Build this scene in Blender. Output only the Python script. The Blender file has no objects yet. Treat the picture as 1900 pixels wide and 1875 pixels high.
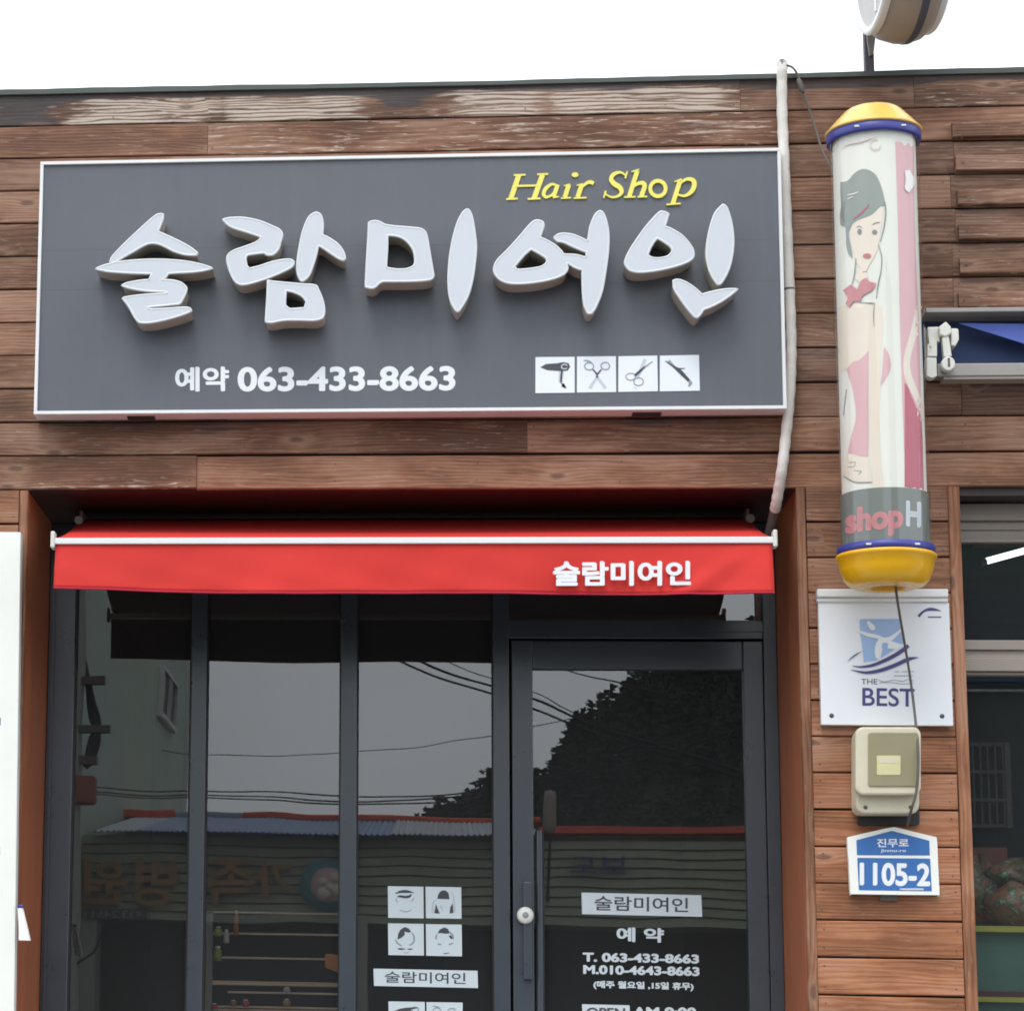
import bpy, bmesh, math, random
from mathutils import Vector, Matrix, geometry
R = math.radians
random.seed(7)
S = bpy.context.scene
COL = S.collection
# ------------------------------------------------------------------ camera, sky, sun, exposure
F, PX, PY = 4941.92, 206.33, 1070.2
YAW, PIT, ROL = -0.1224, 0.1749, 0.0214
EYE = Vector((1.5709, -9.3145, 1.2465))
def cam_axes():
    cy, sy, cp, sp = math.cos(YAW), math.sin(YAW), math.cos(PIT), math.sin(PIT)
    fwd = Vector((sy*cp, cy*cp, sp)); right = Vector((cy, -sy, 0)); up = right.cross(fwd)
    return (right*math.cos(ROL)+up*math.sin(ROL), up*math.cos(ROL)-right*math.sin(ROL), fwd)
CR, CU, CF = cam_axes()
cd = bpy.data.cameras.new('camera'); cam = bpy.data.objects.new('camera', cd); COL.objects.link(cam)
m = Matrix((CR, CU, -CF)).transposed().to_4x4(); m.translation = EYE; cam.matrix_world = m
cd.sensor_fit = 'HORIZONTAL'; cd.sensor_width = 36; cd.lens = F/1900*36
cd.shift_x = (950-PX)/1900; cd.shift_y = (PY-937.5)/1900
S.cycles.filter_width = 1.8
cd.clip_start = .05; cd.clip_end = 3000
S.camera = cam
S.view_settings.view_transform = 'Standard'; S.view_settings.look = 'None'
S.view_settings.exposure = 1.15; S.view_settings.gamma = 1; S.view_settings.use_curve_mapping = False
W = bpy.data.worlds.new('World'); S.world = W; W.use_nodes = True
nt = W.node_tree; bg = nt.nodes['Background']
SUN_EL, SUN_AZ = 58, 195
sky = nt.nodes.new('ShaderNodeTexSky'); sky.sky_type = 'NISHITA'; sky.sun_disc = False
sky.sun_elevation = R(SUN_EL); sky.sun_rotation = R(SUN_AZ); sky.dust_density = 4; sky.air_density = 1.2
hs = nt.nodes.new('ShaderNodeHueSaturation'); hs.inputs['Saturation'].default_value = .12
tcw = nt.nodes.new('ShaderNodeTexCoord'); nzw = nt.nodes.new('ShaderNodeTexNoise')
nzw.inputs['Scale'].default_value = 2.6; nzw.inputs['Detail'].default_value = 4
mrw = nt.nodes.new('ShaderNodeMapRange')
mrw.inputs[1].default_value = .3; mrw.inputs[2].default_value = .7; mrw.inputs[3].default_value = .74; mrw.inputs[4].default_value = 1.2
mixw = nt.nodes.new('ShaderNodeMix'); mixw.data_type = 'RGBA'; mixw.inputs[0].default_value = .75
mixw.inputs[7].default_value = (8.3, 8.9, 9.6, 1)        # even cloud cover over the clear-sky gradient
mulw = nt.nodes.new('ShaderNodeVectorMath'); mulw.operation = 'SCALE'
L = nt.links.new
L(sky.outputs[0], hs.inputs['Color']); L(hs.outputs[0], mixw.inputs[6]); L(tcw.outputs['Generated'], nzw.inputs['Vector'])
L(nzw.outputs[0], mrw.inputs[0]); L(mixw.outputs[2], mulw.inputs[0]); L(mrw.outputs[0], mulw.inputs['Scale'])
L(mulw.outputs[0], bg.inputs['Color']); bg.inputs['Strength'].default_value = .1
sd = bpy.data.lights.new('sun', 'SUN'); sd.energy = .6; sd.angle = R(25); sd.color = (1, .97, .93)
so = bpy.data.objects.new('sun', sd); COL.objects.link(so)
az = R(SUN_AZ); el = R(SUN_EL)
so.rotation_euler = Vector((math.sin(az)*math.cos(el), math.cos(az)*math.cos(el), math.sin(el))).to_track_quat('Z', 'Y').to_euler()
so.location = (0, -6, 12)
# ------------------------------------------------------------------ measuring helpers
def ray(u, v): return (CF*F + CR*(u-PX) - CU*(v-PY)).normalized()
def P(u, v, y):                       # point of the vertical plane at depth y seen at photo position (u, v)
    d = ray(u, v); return EYE + d*((y-EYE.y)/d.y)
def X(u, v, y): return P(u, v, y).x
def Z(u, v, y): return P(u, v, y).z
def poly(y, pts, off=(0, 0), s=1): return [(lambda p: (p.x, p.z))(P(off[0]+a/s, off[1]+b/s, y)) for a, b in pts]
def lin(c): c /= 255; return c/12.92 if c <= .04045 else ((c+.055)/1.055)**2.4
def rgb(r, g, b, k=1): return (lin(r)*k, lin(g)*k, lin(b)*k, 1)
# ------------------------------------------------------------------ materials
def mat(name, col, rough=.5, metal=0, spec=.5, var=.12, scale=6, bump=0, bscale=60, coat=0, trans=None, emit=None, stretch=(1,1,1)):
    m = bpy.data.materials.new(name); m.use_nodes = True; n = m.node_tree.nodes; l = m.node_tree.links.new
    b = n['Principled BSDF']; b.inputs['Roughness'].default_value = rough; b.inputs['Metallic'].default_value = metal
    b.inputs['Specular IOR Level'].default_value = spec; b.inputs['Coat Weight'].default_value = coat
    tc = n.new('ShaderNodeTexCoord'); mp = n.new('ShaderNodeMapping'); mp.inputs['Scale'].default_value = stretch
    l(tc.outputs['Object'], mp.inputs[0])
    nz = n.new('ShaderNodeTexNoise'); nz.inputs['Scale'].default_value = scale; nz.inputs['Detail'].default_value = 6
    nz.inputs['Roughness'].default_value = .65; l(mp.outputs[0], nz.inputs['Vector'])
    r = n.new('ShaderNodeMapRange'); r.inputs[1].default_value = .25; r.inputs[2].default_value = .75
    r.inputs[3].default_value = 1-var; r.inputs[4].default_value = 1+var
    l(nz.outputs[0], r.inputs[0])
    sc = n.new('ShaderNodeVectorMath'); sc.operation = 'SCALE'; sc.inputs[0].default_value = col[:3]
    l(r.outputs[0], sc.inputs['Scale']); l(sc.outputs[0], b.inputs['Base Color'])
    r2 = n.new('ShaderNodeMapRange'); r2.inputs[3].default_value = max(0, rough-.1); r2.inputs[4].default_value = min(1, rough+.1)
    l(nz.outputs[0], r2.inputs[0]); l(r2.outputs[0], b.inputs['Roughness'])
    if bump:
        n2 = n.new('ShaderNodeTexNoise'); n2.inputs['Scale'].default_value = bscale; n2.inputs['Detail'].default_value = 4
        l(mp.outputs[0], n2.inputs['Vector'])
        bp = n.new('ShaderNodeBump'); bp.inputs['Strength'].default_value = bump; bp.inputs['Distance'].default_value = .01
        l(n2.outputs[0], bp.inputs['Height']); l(bp.outputs[0], b.inputs['Normal'])
    if emit:
        b.inputs['Emission Color'].default_value = emit[:3]+(1,); b.inputs['Emission Strength'].default_value = emit[3]
    if trans:                        # thin cloth: part of the light passes through
        tr = n.new('ShaderNodeBsdfTranslucent'); l(sc.outputs[0], tr.inputs[0])
        mx = n.new('ShaderNodeMixShader'); mx.inputs[0].default_value = trans
        l(b.outputs[0], mx.inputs[1]); l(tr.outputs[0], mx.inputs[2]); l(mx.outputs[0], n['Material Output'].inputs[0])
    return m

def glass_mat(name, tint, ior, wav=.0, dust_haze=0):
    m = bpy.data.materials.new(name); m.use_nodes = True; n = m.node_tree.nodes; l = m.node_tree.links.new
    n.remove(n['Principled BSDF'])
    t = n.new('ShaderNodeBsdfTransparent'); t.inputs[0].default_value = tint
    g = n.new('ShaderNodeBsdfGlossy'); g.inputs['Roughness'].default_value = .0; g.inputs[0].default_value = (1, 1, 1, 1)
    fr = n.new('ShaderNodeFresnel'); fr.inputs[0].default_value = ior
    ge = n.new('ShaderNodeNewGeometry'); iv = n.new('ShaderNodeMath'); iv.operation = 'SUBTRACT'; iv.inputs[0].default_value = 1
    l(ge.outputs['Backfacing'], iv.inputs[1]); mu = n.new('ShaderNodeMath'); mu.operation = 'MULTIPLY'
    l(fr.outputs[0], mu.inputs[0]); l(iv.outputs[0], mu.inputs[1])
    mx = n.new('ShaderNodeMixShader'); l(mu.outputs[0], mx.inputs[0]); l(t.outputs[0], mx.inputs[1]); l(g.outputs[0], mx.inputs[2])
    if dust_haze:                         # thin dust film, added as a pale haze that lifts the darks
        df = n.new('ShaderNodeBsdfDiffuse'); df.inputs[0].default_value = (.55, .56, .58, 1); m2 = n.new('ShaderNodeMixShader')
        m2.inputs[0].default_value = dust_haze; l(mx.outputs[0], m2.inputs[1]); l(df.outputs[0], m2.inputs[2]); mx = m2
    l(mx.outputs[0], n['Material Output'].inputs[0])
    if wav:
        tc = n.new('ShaderNodeTexCoord'); nz = n.new('ShaderNodeTexNoise'); nz.inputs['Scale'].default_value = 2.2; nz.inputs['Detail'].default_value = 1
        l(tc.outputs['Object'], nz.inputs['Vector'])
        bp = n.new('ShaderNodeBump'); bp.inputs['Strength'].default_value = wav; bp.inputs['Distance'].default_value = .01
        l(nz.outputs[0], bp.inputs['Height']); l(bp.outputs[0], g.inputs['Normal'])
    return m

def wood_mat(name):
    """weathered stained boards; vertex colour 'wear': R bleached, G dark stain and painted shade, B warm tone, A board tone"""
    m = bpy.data.materials.new(name); m.use_nodes = True; n = m.node_tree.nodes; l = m.node_tree.links.new
    b = n['Principled BSDF']
    def math_(op, a, c=None, clamp=False):
        x = n.new('ShaderNodeMath'); x.operation = op; x.use_clamp = clamp
        for i, q in enumerate((a, c)):
            if q is None: continue
            if isinstance(q, (int, float)): x.inputs[i].default_value = q
            else: l(q, x.inputs[i])
        return x.outputs[0]
    def rng(x, a, c, d=0, e=1, smooth=True):
        r = n.new('ShaderNodeMapRange'); r.interpolation_type = 'SMOOTHSTEP' if smooth else 'LINEAR'
        for i, q in enumerate((x, a, c, d, e)):
            if isinstance(q, (int, float)): r.inputs[i].default_value = q
            else: l(q, r.inputs[i])
        return r.outputs[0]
    def mixc(f, a, c):
        x = n.new('ShaderNodeMix'); x.data_type = 'RGBA'; l(f, x.inputs[0]) if not isinstance(f, float) else setattr(x.inputs[0], 'default_value', f)
        for i, q in ((6, a), (7, c)):
            if isinstance(q, tuple): x.inputs[i].default_value = q
            else: l(q, x.inputs[i])
        return x.outputs[2]
    def noise(sx, sy, det=4, ro=.6, dist=0):
        mp = n.new('ShaderNodeMapping'); mp.inputs['Scale'].default_value = (sx, sy, 1); l(uv, mp.inputs[0])
        z = n.new('ShaderNodeTexNoise'); z.noise_dimensions = '2D'; z.inputs['Scale'].default_value = 1; z.inputs['Detail'].default_value = det
        z.inputs['Roughness'].default_value = ro; z.inputs['Distortion'].default_value = dist; l(mp.outputs[0], z.inputs['Vector']); return z.outputs[0]
    um = n.new('ShaderNodeUVMap'); um.uv_map = 'UVMap'; uv = um.outputs[0]
    sp = n.new('ShaderNodeSeparateXYZ'); l(uv, sp.inputs[0]); v = sp.outputs[1]
    at = n.new('ShaderNodeAttribute'); at.attribute_name = 'wear_shade'
    sc = n.new('ShaderNodeSeparateColor'); l(at.outputs['Color'], sc.inputs[0])
    bleach, dark, warm = sc.outputs[0], sc.outputs[1], sc.outputs[2]; tone = at.outputs['Alpha']
    mp = n.new('ShaderNodeMapping'); mp.inputs['Scale'].default_value = (3.4, 9, 1); l(uv, mp.inputs[0])
    vo = n.new('ShaderNodeTexVoronoi'); vo.voronoi_dimensions = '2D'; vo.inputs['Scale'].default_value = 1; l(mp.outputs[0], vo.inputs['Vector'])
    sv = n.new('ShaderNodeSeparateColor'); l(vo.outputs['Color'], sv.inputs[0])
    gate = math_('GREATER_THAN', sv.outputs[0], .73)
    d = vo.outputs['Distance']
    nearf = math_('MULTIPLY', math_('EXPONENT', math_('MULTIPLY', d, -6.5)), gate)
    knot = math_('MULTIPLY', rng(d, .13, .045), gate)
    big = noise(1.1, 9, 3)
    ph = math_('ADD', math_('ADD', math_('MULTIPLY', v, math_('ADD', 38, math_('MULTIPLY', math_('FRACT', math_('MULTIPLY', tone, 7.3)), 46))), math_('MULTIPLY', big, 4.2)), math_('MULTIPLY', nearf, 2.2))
    ring0 = rng(math_('SINE', math_('MULTIPLY', ph, 6.283)), -1, 1)
    ring = math_('ADD', math_('MULTIPLY', ring0, .42), math_('MULTIPLY', noise(1.6, 120, 5, .72), .58))
    ring = rng(ring, .22, .78)
    fine = noise(7, 330, 3, .7)
    streak = noise(2.6, 75, 5, .7, .4)
    blot = noise(1.7, 5, 4, .6)
    brown = mixc(ring, rgb(112, 80, 64), rgb(134, 101, 82))
    orange = mixc(ring, rgb(156, 98, 66), rgb(174, 118, 84))
    c = mixc(warm, brown, orange)
    t1 = math_('MULTIPLY', rng(fine, .25, .75, .88, 1.1), rng(tone, 0, 1, .68, 1.26, False))
    t1 = math_('MULTIPLY', t1, rng(blot, .30, .70, .62, 1.30))
    s1 = n.new('ShaderNodeVectorMath'); s1.operation = 'SCALE'; l(c, s1.inputs[0]); l(t1, s1.inputs['Scale']); c = s1.outputs[0]
    # general greying
    c = mixc(math_('MULTIPLY', rng(blot, .45, .7), .4), c, rgb(152, 126, 110))
    # bleached silver wood in streaks along the grain
    key = math_('ADD', math_('MULTIPLY', streak, .6), math_('MULTIPLY', noise(5, 22, 4, .7, .8), .4))
    lo = math_('SUBTRACT', .76, math_('MULTIPLY', bleach, .42))
    bm = rng(key, lo, math_('ADD', lo, .16))
    pale = mixc(rng(math_('ADD', math_('MULTIPLY', ring0, .55), math_('MULTIPLY', streak, .45)), .20, .52), rgb(108, 86, 74), rgb(198, 182, 168))
    c = mixc(math_('MULTIPLY', bm, .85), c, pale)
    flk = rng(noise(9, 150, 3, .6, .6), .62, .70)
    c = mixc(math_('MULTIPLY', flk, rng(bleach, .1, .5, .12, .75)), c, rgb(196, 178, 162))
    # black mildew stains, plus shade painted under the sign and blue awning
    key2 = math_('ADD', math_('MULTIPLY', blot, .6), math_('MULTIPLY', streak, .4))
    lo2 = math_('SUBTRACT', .80, math_('MULTIPLY', dark, .72))
    dm = rng(key2, lo2, math_('ADD', lo2, .16))
    c = mixc(math_('MULTIPLY', dm, .85), c, rgb(66, 62, 64))
    halo = math_('MULTIPLY', rng(d, .30, .10), gate)
    c = mixc(math_('MULTIPLY', halo, .28), c, rgb(172, 140, 118))
    c = mixc(math_('MULTIPLY', knot, .6), c, rgb(70, 48, 40))
    # thin checks
    chk = rng(noise(1.4, 190, 2, .5), .70, .76)
    c = mixc(math_('MULTIPLY', chk, .6), c, rgb(52, 36, 30))
    l(c, b.inputs['Base Color'])
    b.inputs['Specular IOR Level'].default_value = .3
    l(rng(fine, .2, .8, .55, .8), b.inputs['Roughness'])
    h = math_('ADD', math_('MULTIPLY', ring, .35), math_('ADD', math_('MULTIPLY', fine, .6), math_('MULTIPLY', chk, -1.2)))
    bp = n.new('ShaderNodeBump'); bp.inputs['Strength'].default_value = .45; bp.inputs['Distance'].default_value = .003
    l(h, bp.inputs['Height']); l(bp.outputs[0], b.inputs['Normal'])
    return m

M = dict(
 wood=wood_mat('weathered_wood'),
 backing=mat('dark_backing', rgb(40, 34, 32), .9),
 lining=mat('stained_lining', rgb(172, 100, 66), .5, var=.24, scale=5, bump=.15, bscale=40, stretch=(3, 3, .5)),
 soffit=mat('soffit_board', rgb(54, 42, 42), .6, var=.15, stretch=(.6, 5, 5)),
 capmetal=mat('roof_edge', rgb(74, 80, 76), .6, var=.2),
 plaster=mat('plaster', rgb(120, 112, 104), .9),
 panel=mat('sign_panel', rgb(90, 93, 101), .42, var=.07, scale=3, bump=.02, bscale=600),
 white=mat('white_paint', rgb(232, 232, 232), .4, var=.04),
 alu=mat('sign_aluminium', rgb(226, 226, 226), .35, var=.05),
 face=mat('letter_acrylic', rgb(200, 204, 211), .3, var=.03, scale=4),
 rim=mat('letter_rim_paint', rgb(212, 215, 218), .3, var=.03),
 side=mat('letter_return', rgb(178, 170, 158), .35, var=.05),
 ink_white=mat('ink_white', rgb(230, 232, 236), .5, var=.03),
 ink_yellow=mat('ink_yellow', rgb(234, 224, 104), .5, var=.04),
 ink_dark=mat('ink_dark', rgb(70, 72, 80), .5, var=.05),
 ink_grey=mat('ink_grey', rgb(150, 156, 164), .5, var=.05),
 ink_pale=mat('ink_pale', rgb(196, 202, 208), .5, var=.05),
 tile=mat('tile_white', rgb(232, 236, 242), .4, var=.03),
 red=mat('awning_red', rgb(210, 60, 55), .8, var=.07, scale=2.5, bump=.06, bscale=900, spec=.2),
 hem=mat('awning_hem', rgb(178, 30, 62), .8),
 red_shaded=mat('awning_underside_shaded', rgb(72, 44, 48), .85, var=.1),
 frame=mat('dark_frame', rgb(56, 63, 73), .3, var=.06, scale=8, spec=.9),
 glass=glass_mat('window_glass', (.72, .74, .74, 1), 1.99, .045, .026),
 glass2=glass_mat('shop_glass', (.75, .79, .78, 1), 1.7, 0, .02),
 clear=glass_mat('acrylic_tube', (.97, .97, .965, 1), 1.45),
 room=mat('dark_room', rgb(96, 88, 84), .9, var=.15),
 room2=mat('shop_room', rgb(104, 132, 122), .9, var=.15),
 sticker=mat('sticker_white', rgb(214, 224, 230), .5, var=.03),
 steel=mat('brushed_steel', rgb(200, 195, 188), .3, metal=.8),
 rail=mat('warm_rail', rgb(246, 212, 184), .4),
 yellow=mat('cap_yellow', rgb(238, 178, 18), .28, var=.07, coat=.4),
 yellow_top=mat('cap_yellow_faded', rgb(226, 184, 92), .35, var=.12, scale=14, coat=.3, stretch=(1, 1, .3)),
 blue=mat('ring_blue', rgb(58, 62, 140), .4, var=.08),
 drum=mat('drum_print', rgb(224, 224, 214), .6, var=.03),
 pgrey=mat('print_grey', rgb(138, 147, 141), .6, var=.06), pdgrey=mat('print_dark', rgb(124, 130, 126), .6),
 pskin=mat('print_skin', rgb(226, 214, 198), .6, var=.04), ppink=mat('print_pink', rgb(214, 170, 174), .6, var=.05),
 pbow=mat('print_bow', rgb(196, 128, 132), .6, var=.08), pcrim=mat('print_crimson', rgb(180, 88, 104), .6, var=.06),
 pfaint=mat('print_faint', rgb(216, 200, 196), .6), plip=mat('print_lip', rgb(186, 110, 108), .6), pwhite=mat('print_white', rgb(236, 234, 230), .6),
 pband=mat('print_band', rgb(112, 118, 114), .55, var=.06),
 plaque=mat('plaque_white', rgb(226, 228, 232), .35, var=.04, scale=4),
 navy=mat('print_navy', rgb(72, 66, 120), .5, var=.08), skyb=mat('print_skyblue', rgb(156, 182, 220), .5, var=.1),
 meter=mat('meter_beige', rgb(206, 198, 174), .45, var=.07), meterw=mat('meter_window', rgb(150, 144, 116), .15, var=.08, coat=.6),
 meterl=mat('meter_label', rgb(206, 200, 150), .5), black=mat('black_plastic', rgb(40, 38, 38), .5),
 cable=mat('cable_grey', rgb(92, 86, 82), .6), conduit=mat('conduit_white', rgb(214, 210, 204), .55, var=.1, scale=14, bump=.3, bscale=60),
 plateb=mat('plate_blue', rgb(58, 108, 172), .4, var=.05),
 postm=mat('post_paint', rgb(92, 84, 92), .6, var=.2, scale=12), boxb=mat('lightbox_brown', rgb(160, 146, 134), .55, var=.1, scale=9),
 boxf=mat('lightbox_face', rgb(196, 192, 188), .5), dstripe=mat('lightbox_stripe', rgb(74, 78, 92), .5),
 offwhite=mat('board_white', rgb(236, 236, 230), .5, var=.03),
 nav=mat('blue_canvas_shaded', rgb(46, 64, 104), .7), peri=mat('blue_canvas_lit', rgb(110, 132, 216), .7, trans=.35),  # one canvas in two tones, its shaded and lit parts painted apart
 grey=mat('grey_aluminium', rgb(150, 146, 142), .4, metal=.2, var=.08), beige=mat('beige_frame', rgb(146, 136, 126), .5, var=.07),
 cast=mat('cast_arm', rgb(214, 212, 204), .45, var=.07), lamp=mat('lamp_tube', (.9, .95, .9, 1), .4, emit=(1, 1, .95, 2)),
 ybar=mat('yellow_bar', rgb(206, 190, 84), .5), maroon=mat('maroon_bar', rgb(110, 50, 60), .5),
 asphalt=mat('asphalt', (.06, .06, .062, 1), .7, var=.2, scale=3, bump=.3, bscale=200),
 paving=mat('paving', rgb(150, 148, 144), .8, var=.15, scale=2),
 siding=mat('olive_siding', rgb(156, 162, 138), .7, var=.22), tallw=mat('pale_render', rgb(186, 200, 184), .8, var=.08, scale=1),
 roofblue=mat('blue_roof', rgb(98, 124, 164), .5, var=.1), roofgrey=mat('grey_roof', rgb(160, 168, 178), .5, var=.1),
 ridge=mat('red_ridge', rgb(222, 92, 62), .6, var=.1), gold=mat('gold_letter', rgb(158, 118, 74), .5),
 shopdark=mat('dark_opening', rgb(66, 64, 62), .6), concrete=mat('concrete', rgb(160, 160, 154), .85, var=.1),
 hwall=mat('house_wall', rgb(62, 70, 80), .9, var=.1), forest=mat('forest_green', (.040, .052, .040, 1), .9, var=.6, scale=.1),
 hill=mat('hill_soil', (.04, .045, .03, 1), .95), wire=mat('wire_black', rgb(30, 30, 32), .6),
 carton=mat('red_carton', rgb(150, 74, 64), .6), teal=mat('emblem_teal', rgb(96, 150, 160), .6), pinkd=mat('emblem_pink', rgb(206, 176, 176), .6), emred=mat('emblem_red', rgb(176, 90, 84), .6),
)
def panel_detail(m):
    n = m.node_tree.nodes; l = m.node_tree.links.new; b = n['Principled BSDF']; src = b.inputs['Base Color'].links[0].from_socket
    tc = n.new('ShaderNodeTexCoord'); mp = n.new('ShaderNodeMapping'); mp.inputs['Scale'].default_value = (14, 1, .7); l(tc.outputs['Object'], mp.inputs[0])
    z = n.new('ShaderNodeTexNoise'); z.inputs['Scale'].default_value = 1.6; z.inputs['Detail'].default_value = 6; l(mp.outputs[0], z.inputs['Vector'])
    r = n.new('ShaderNodeMapRange'); r.inputs[1].default_value = .5; r.inputs[2].default_value = .8; r.inputs[3].default_value = 0; r.inputs[4].default_value = .09; l(z.outputs[0], r.inputs[0])
    x = n.new('ShaderNodeMix'); x.data_type = 'RGBA'; l(r.outputs[0], x.inputs[0]); l(src, x.inputs[6]); x.inputs[7].default_value = rgb(136, 134, 132)
    z2 = n.new('ShaderNodeTexNoise'); z2.inputs['Scale'].default_value = 3.3; z2.inputs['Detail'].default_value = 8; z2.inputs['Roughness'].default_value = .7; l(tc.outputs['Object'], z2.inputs['Vector'])
    r2 = n.new('ShaderNodeMapRange'); r2.inputs[1].default_value = .64; r2.inputs[2].default_value = .74; r2.inputs[4].default_value = .35; l(z2.outputs[0], r2.inputs[0])
    y = n.new('ShaderNodeMix'); y.data_type = 'RGBA'; l(r2.outputs[0], y.inputs[0]); l(x.outputs[2], y.inputs[6]); y.inputs[7].default_value = rgb(58, 58, 62)
    l(y.outputs[2], b.inputs['Base Color'])
panel_detail(M['panel'])
def bag_mat():
    m = mat('crumpled_bag', rgb(120, 150, 120), .3, var=.2, scale=30, bump=.6, bscale=40); n = m.node_tree.nodes; l = m.node_tree.links.new
    z = n.new('ShaderNodeTexNoise'); z.inputs['Scale'].default_value = 19; z.inputs['Detail'].default_value = 5; z.inputs['Distortion'].default_value = 1.2
    tc = n.new('ShaderNodeTexCoord'); l(tc.outputs['Object'], z.inputs['Vector'])
    r = n.new('ShaderNodeValToRGB'); e = r.color_ramp.elements
    e[0].position = .36; e[0].color = rgb(168, 66, 54); e[1].position = .74; e[1].color = rgb(206, 226, 206)
    for p, c in ((.45, rgb(186, 120, 100)), (.51, rgb(92, 124, 84)), (.57, rgb(150, 74, 60)), (.64, rgb(140, 206, 176))):
        q = e.new(p); q.color = c
    l(z.outputs[0], r.inputs[0]); l(r.outputs[0], n['Principled BSDF'].inputs['Base Color']); return m
M['bag'] = bag_mat()
# ------------------------------------------------------------------ mesh helpers
class MB:
    def __init__(s): s.v = []; s.f = []; s.sm = []
    def add(s, v, f, smooth=False):
        o = len(s.v); s.v += [tuple(p) for p in v]; s.f += [tuple(i+o for i in q) for q in f]; s.sm += [smooth]*len(f); return s
    def box(s, x0, x1, y0, y1, z0, z1):
        return s.add([(x0,y0,z0),(x1,y0,z0),(x1,y1,z0),(x0,y1,z0),(x0,y0,z1),(x1,y0,z1),(x1,y1,z1),(x0,y1,z1)],
                     [(3,2,1,0),(4,5,6,7),(0,1,5,4),(1,2,6,5),(2,3,7,6),(3,0,4,7)])
    def prism(s, pts, y0, y1):        # pts (x,z); y0 is the face towards the street
        a = sum(pts[i][0]*pts[(i+1) % len(pts)][1]-pts[(i+1) % len(pts)][0]*pts[i][1] for i in range(len(pts)))
        if a < 0: pts = pts[::-1]
        n = len(pts); v = [(x, y0, z) for x, z in pts]+[(x, y1, z) for x, z in pts]
        f = [tuple(range(n)), tuple(range(2*n-1, n-1, -1))]+[(i, i+n, (i+1) % n+n, (i+1) % n) for i in range(n)]
        return s.add(v, f)
    def tube(s, path, r, n=10, caps=True):
        path = [Vector(p) for p in path]; rings = []; v = []; f = []
        rr = r if isinstance(r, (list, tuple)) else [r]*len(path)
        up = Vector((0.13, .2, .97))
        for i, p in enumerate(path):
            t = (path[min(i+1, len(path)-1)]-path[max(i-1, 0)]).normalized()
            a = t.cross(up); a = a.normalized() if a.length > 1e-4 else Vector((1, 0, 0)); b = t.cross(a)
            v += [p+(a*math.cos(6.2832*k/n)+b*math.sin(6.2832*k/n))*rr[i] for k in range(n)]
        for i in range(len(path)-1):
            for k in range(n): f.append((i*n+k, i*n+(k+1) % n, (i+1)*n+(k+1) % n, (i+1)*n+k))
        s.add(v, f, True)
        if caps: s.add(v[:n], [tuple(range(n))]); s.add(v[-n:], [tuple(range(n-1, -1, -1))])
        return s
    def lathe(s, prof, c, n=48, axis='z', smooth=True):     # prof (r, h)
        v = []; f = []
        for r, h in prof:
            for k in range(n):
                a = 6.28318*k/n
                if axis == 'z': v.append((c[0]+r*math.cos(a), c[1]+r*math.sin(a), c[2]+h))
                elif axis == 'y': v.append((c[0]+r*math.cos(a), c[1]+h, c[2]+r*math.sin(a)))
                else: v.append((c[0]+h, c[1]+r*math.cos(a), c[2]+r*math.sin(a)))
        for i in range(len(prof)-1):
            for k in range(n): f.append((i*n+k, i*n+(k+1) % n, (i+1)*n+(k+1) % n, (i+1)*n+k))
        return s.add(v, f, smooth)
    def build(s, name, m, parent=None, bevel=0, fixn=True, auto=True):
        me = bpy.data.meshes.new(name); me.from_pydata(s.v, [], s.f)
        me.polygons.foreach_set('use_smooth', s.sm); me.materials.append(m)
        if fixn:
            bm = bmesh.new(); bm.from_mesh(me); bmesh.ops.recalc_face_normals(bm, faces=bm.faces); bm.to_mesh(me); bm.free()
        me.update()
        o = bpy.data.objects.new(name, me); COL.objects.link(o)
        if parent: o.parent = parent; o.matrix_parent_inverse = Matrix.Translation(-world_loc(parent))
        if bevel:
            b = o.modifiers.new('bevel', 'BEVEL'); b.width = bevel; b.segments = 2; b.limit_method = 'ANGLE'; b.angle_limit = R(40)
        return o
def world_loc(o):
    p = Vector(o.location); q = o
    return p if q.parent is None else Vector((0, 0, 0)) if q.type != 'EMPTY' else p
def tag(o, label, cat, group=None, kind=None):
    if label: o['label'] = label
    if cat: o['category'] = cat
    if group: o['group'] = group
    if kind: o['kind'] = kind
    return o
def thing(name, label, cat, loc=(0, 0, 0), group=None):
    o = bpy.data.objects.new(name, None); COL.objects.link(o); o.location = loc; o.empty_display_size = .1
    return tag(o, label, cat, group)
def lab(o, s): o['label'] = s; return o

def catmull(pts, closed=True, sub=6, corner=55):
    n = len(pts); out = []
    def g(i): return pts[i % n] if closed else pts[max(0, min(n-1, i))]
    def sharp(i):
        if not closed and (i <= 0 or i >= n-1): return True
        a, b, c = g(i-1), g(i), g(i+1); a1 = math.atan2(b[1]-a[1], b[0]-a[0]); a2 = math.atan2(c[1]-b[1], c[0]-b[0])
        d = abs((a2-a1+math.pi) % (2*math.pi)-math.pi); return d > R(corner)
    for i in range(n if closed else n-1):
        p0, p1, p2, p3 = g(i-1), g(i), g(i+1), g(i+2)
        if sharp(i): p0 = p1
        if sharp(i+1): p3 = p2
        for k in range(sub):
            t = k/sub; t2 = t*t; t3 = t2*t
            out.append(tuple(.5*(2*p1[j]+(p2[j]-p0[j])*t+(2*p0[j]-5*p1[j]+4*p2[j]-p3[j])*t2+(3*p1[j]-p0[j]-3*p2[j]+p3[j])*t3) for j in range(len(p1))))
    if not closed: out.append(pts[-1])
    return out
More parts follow.
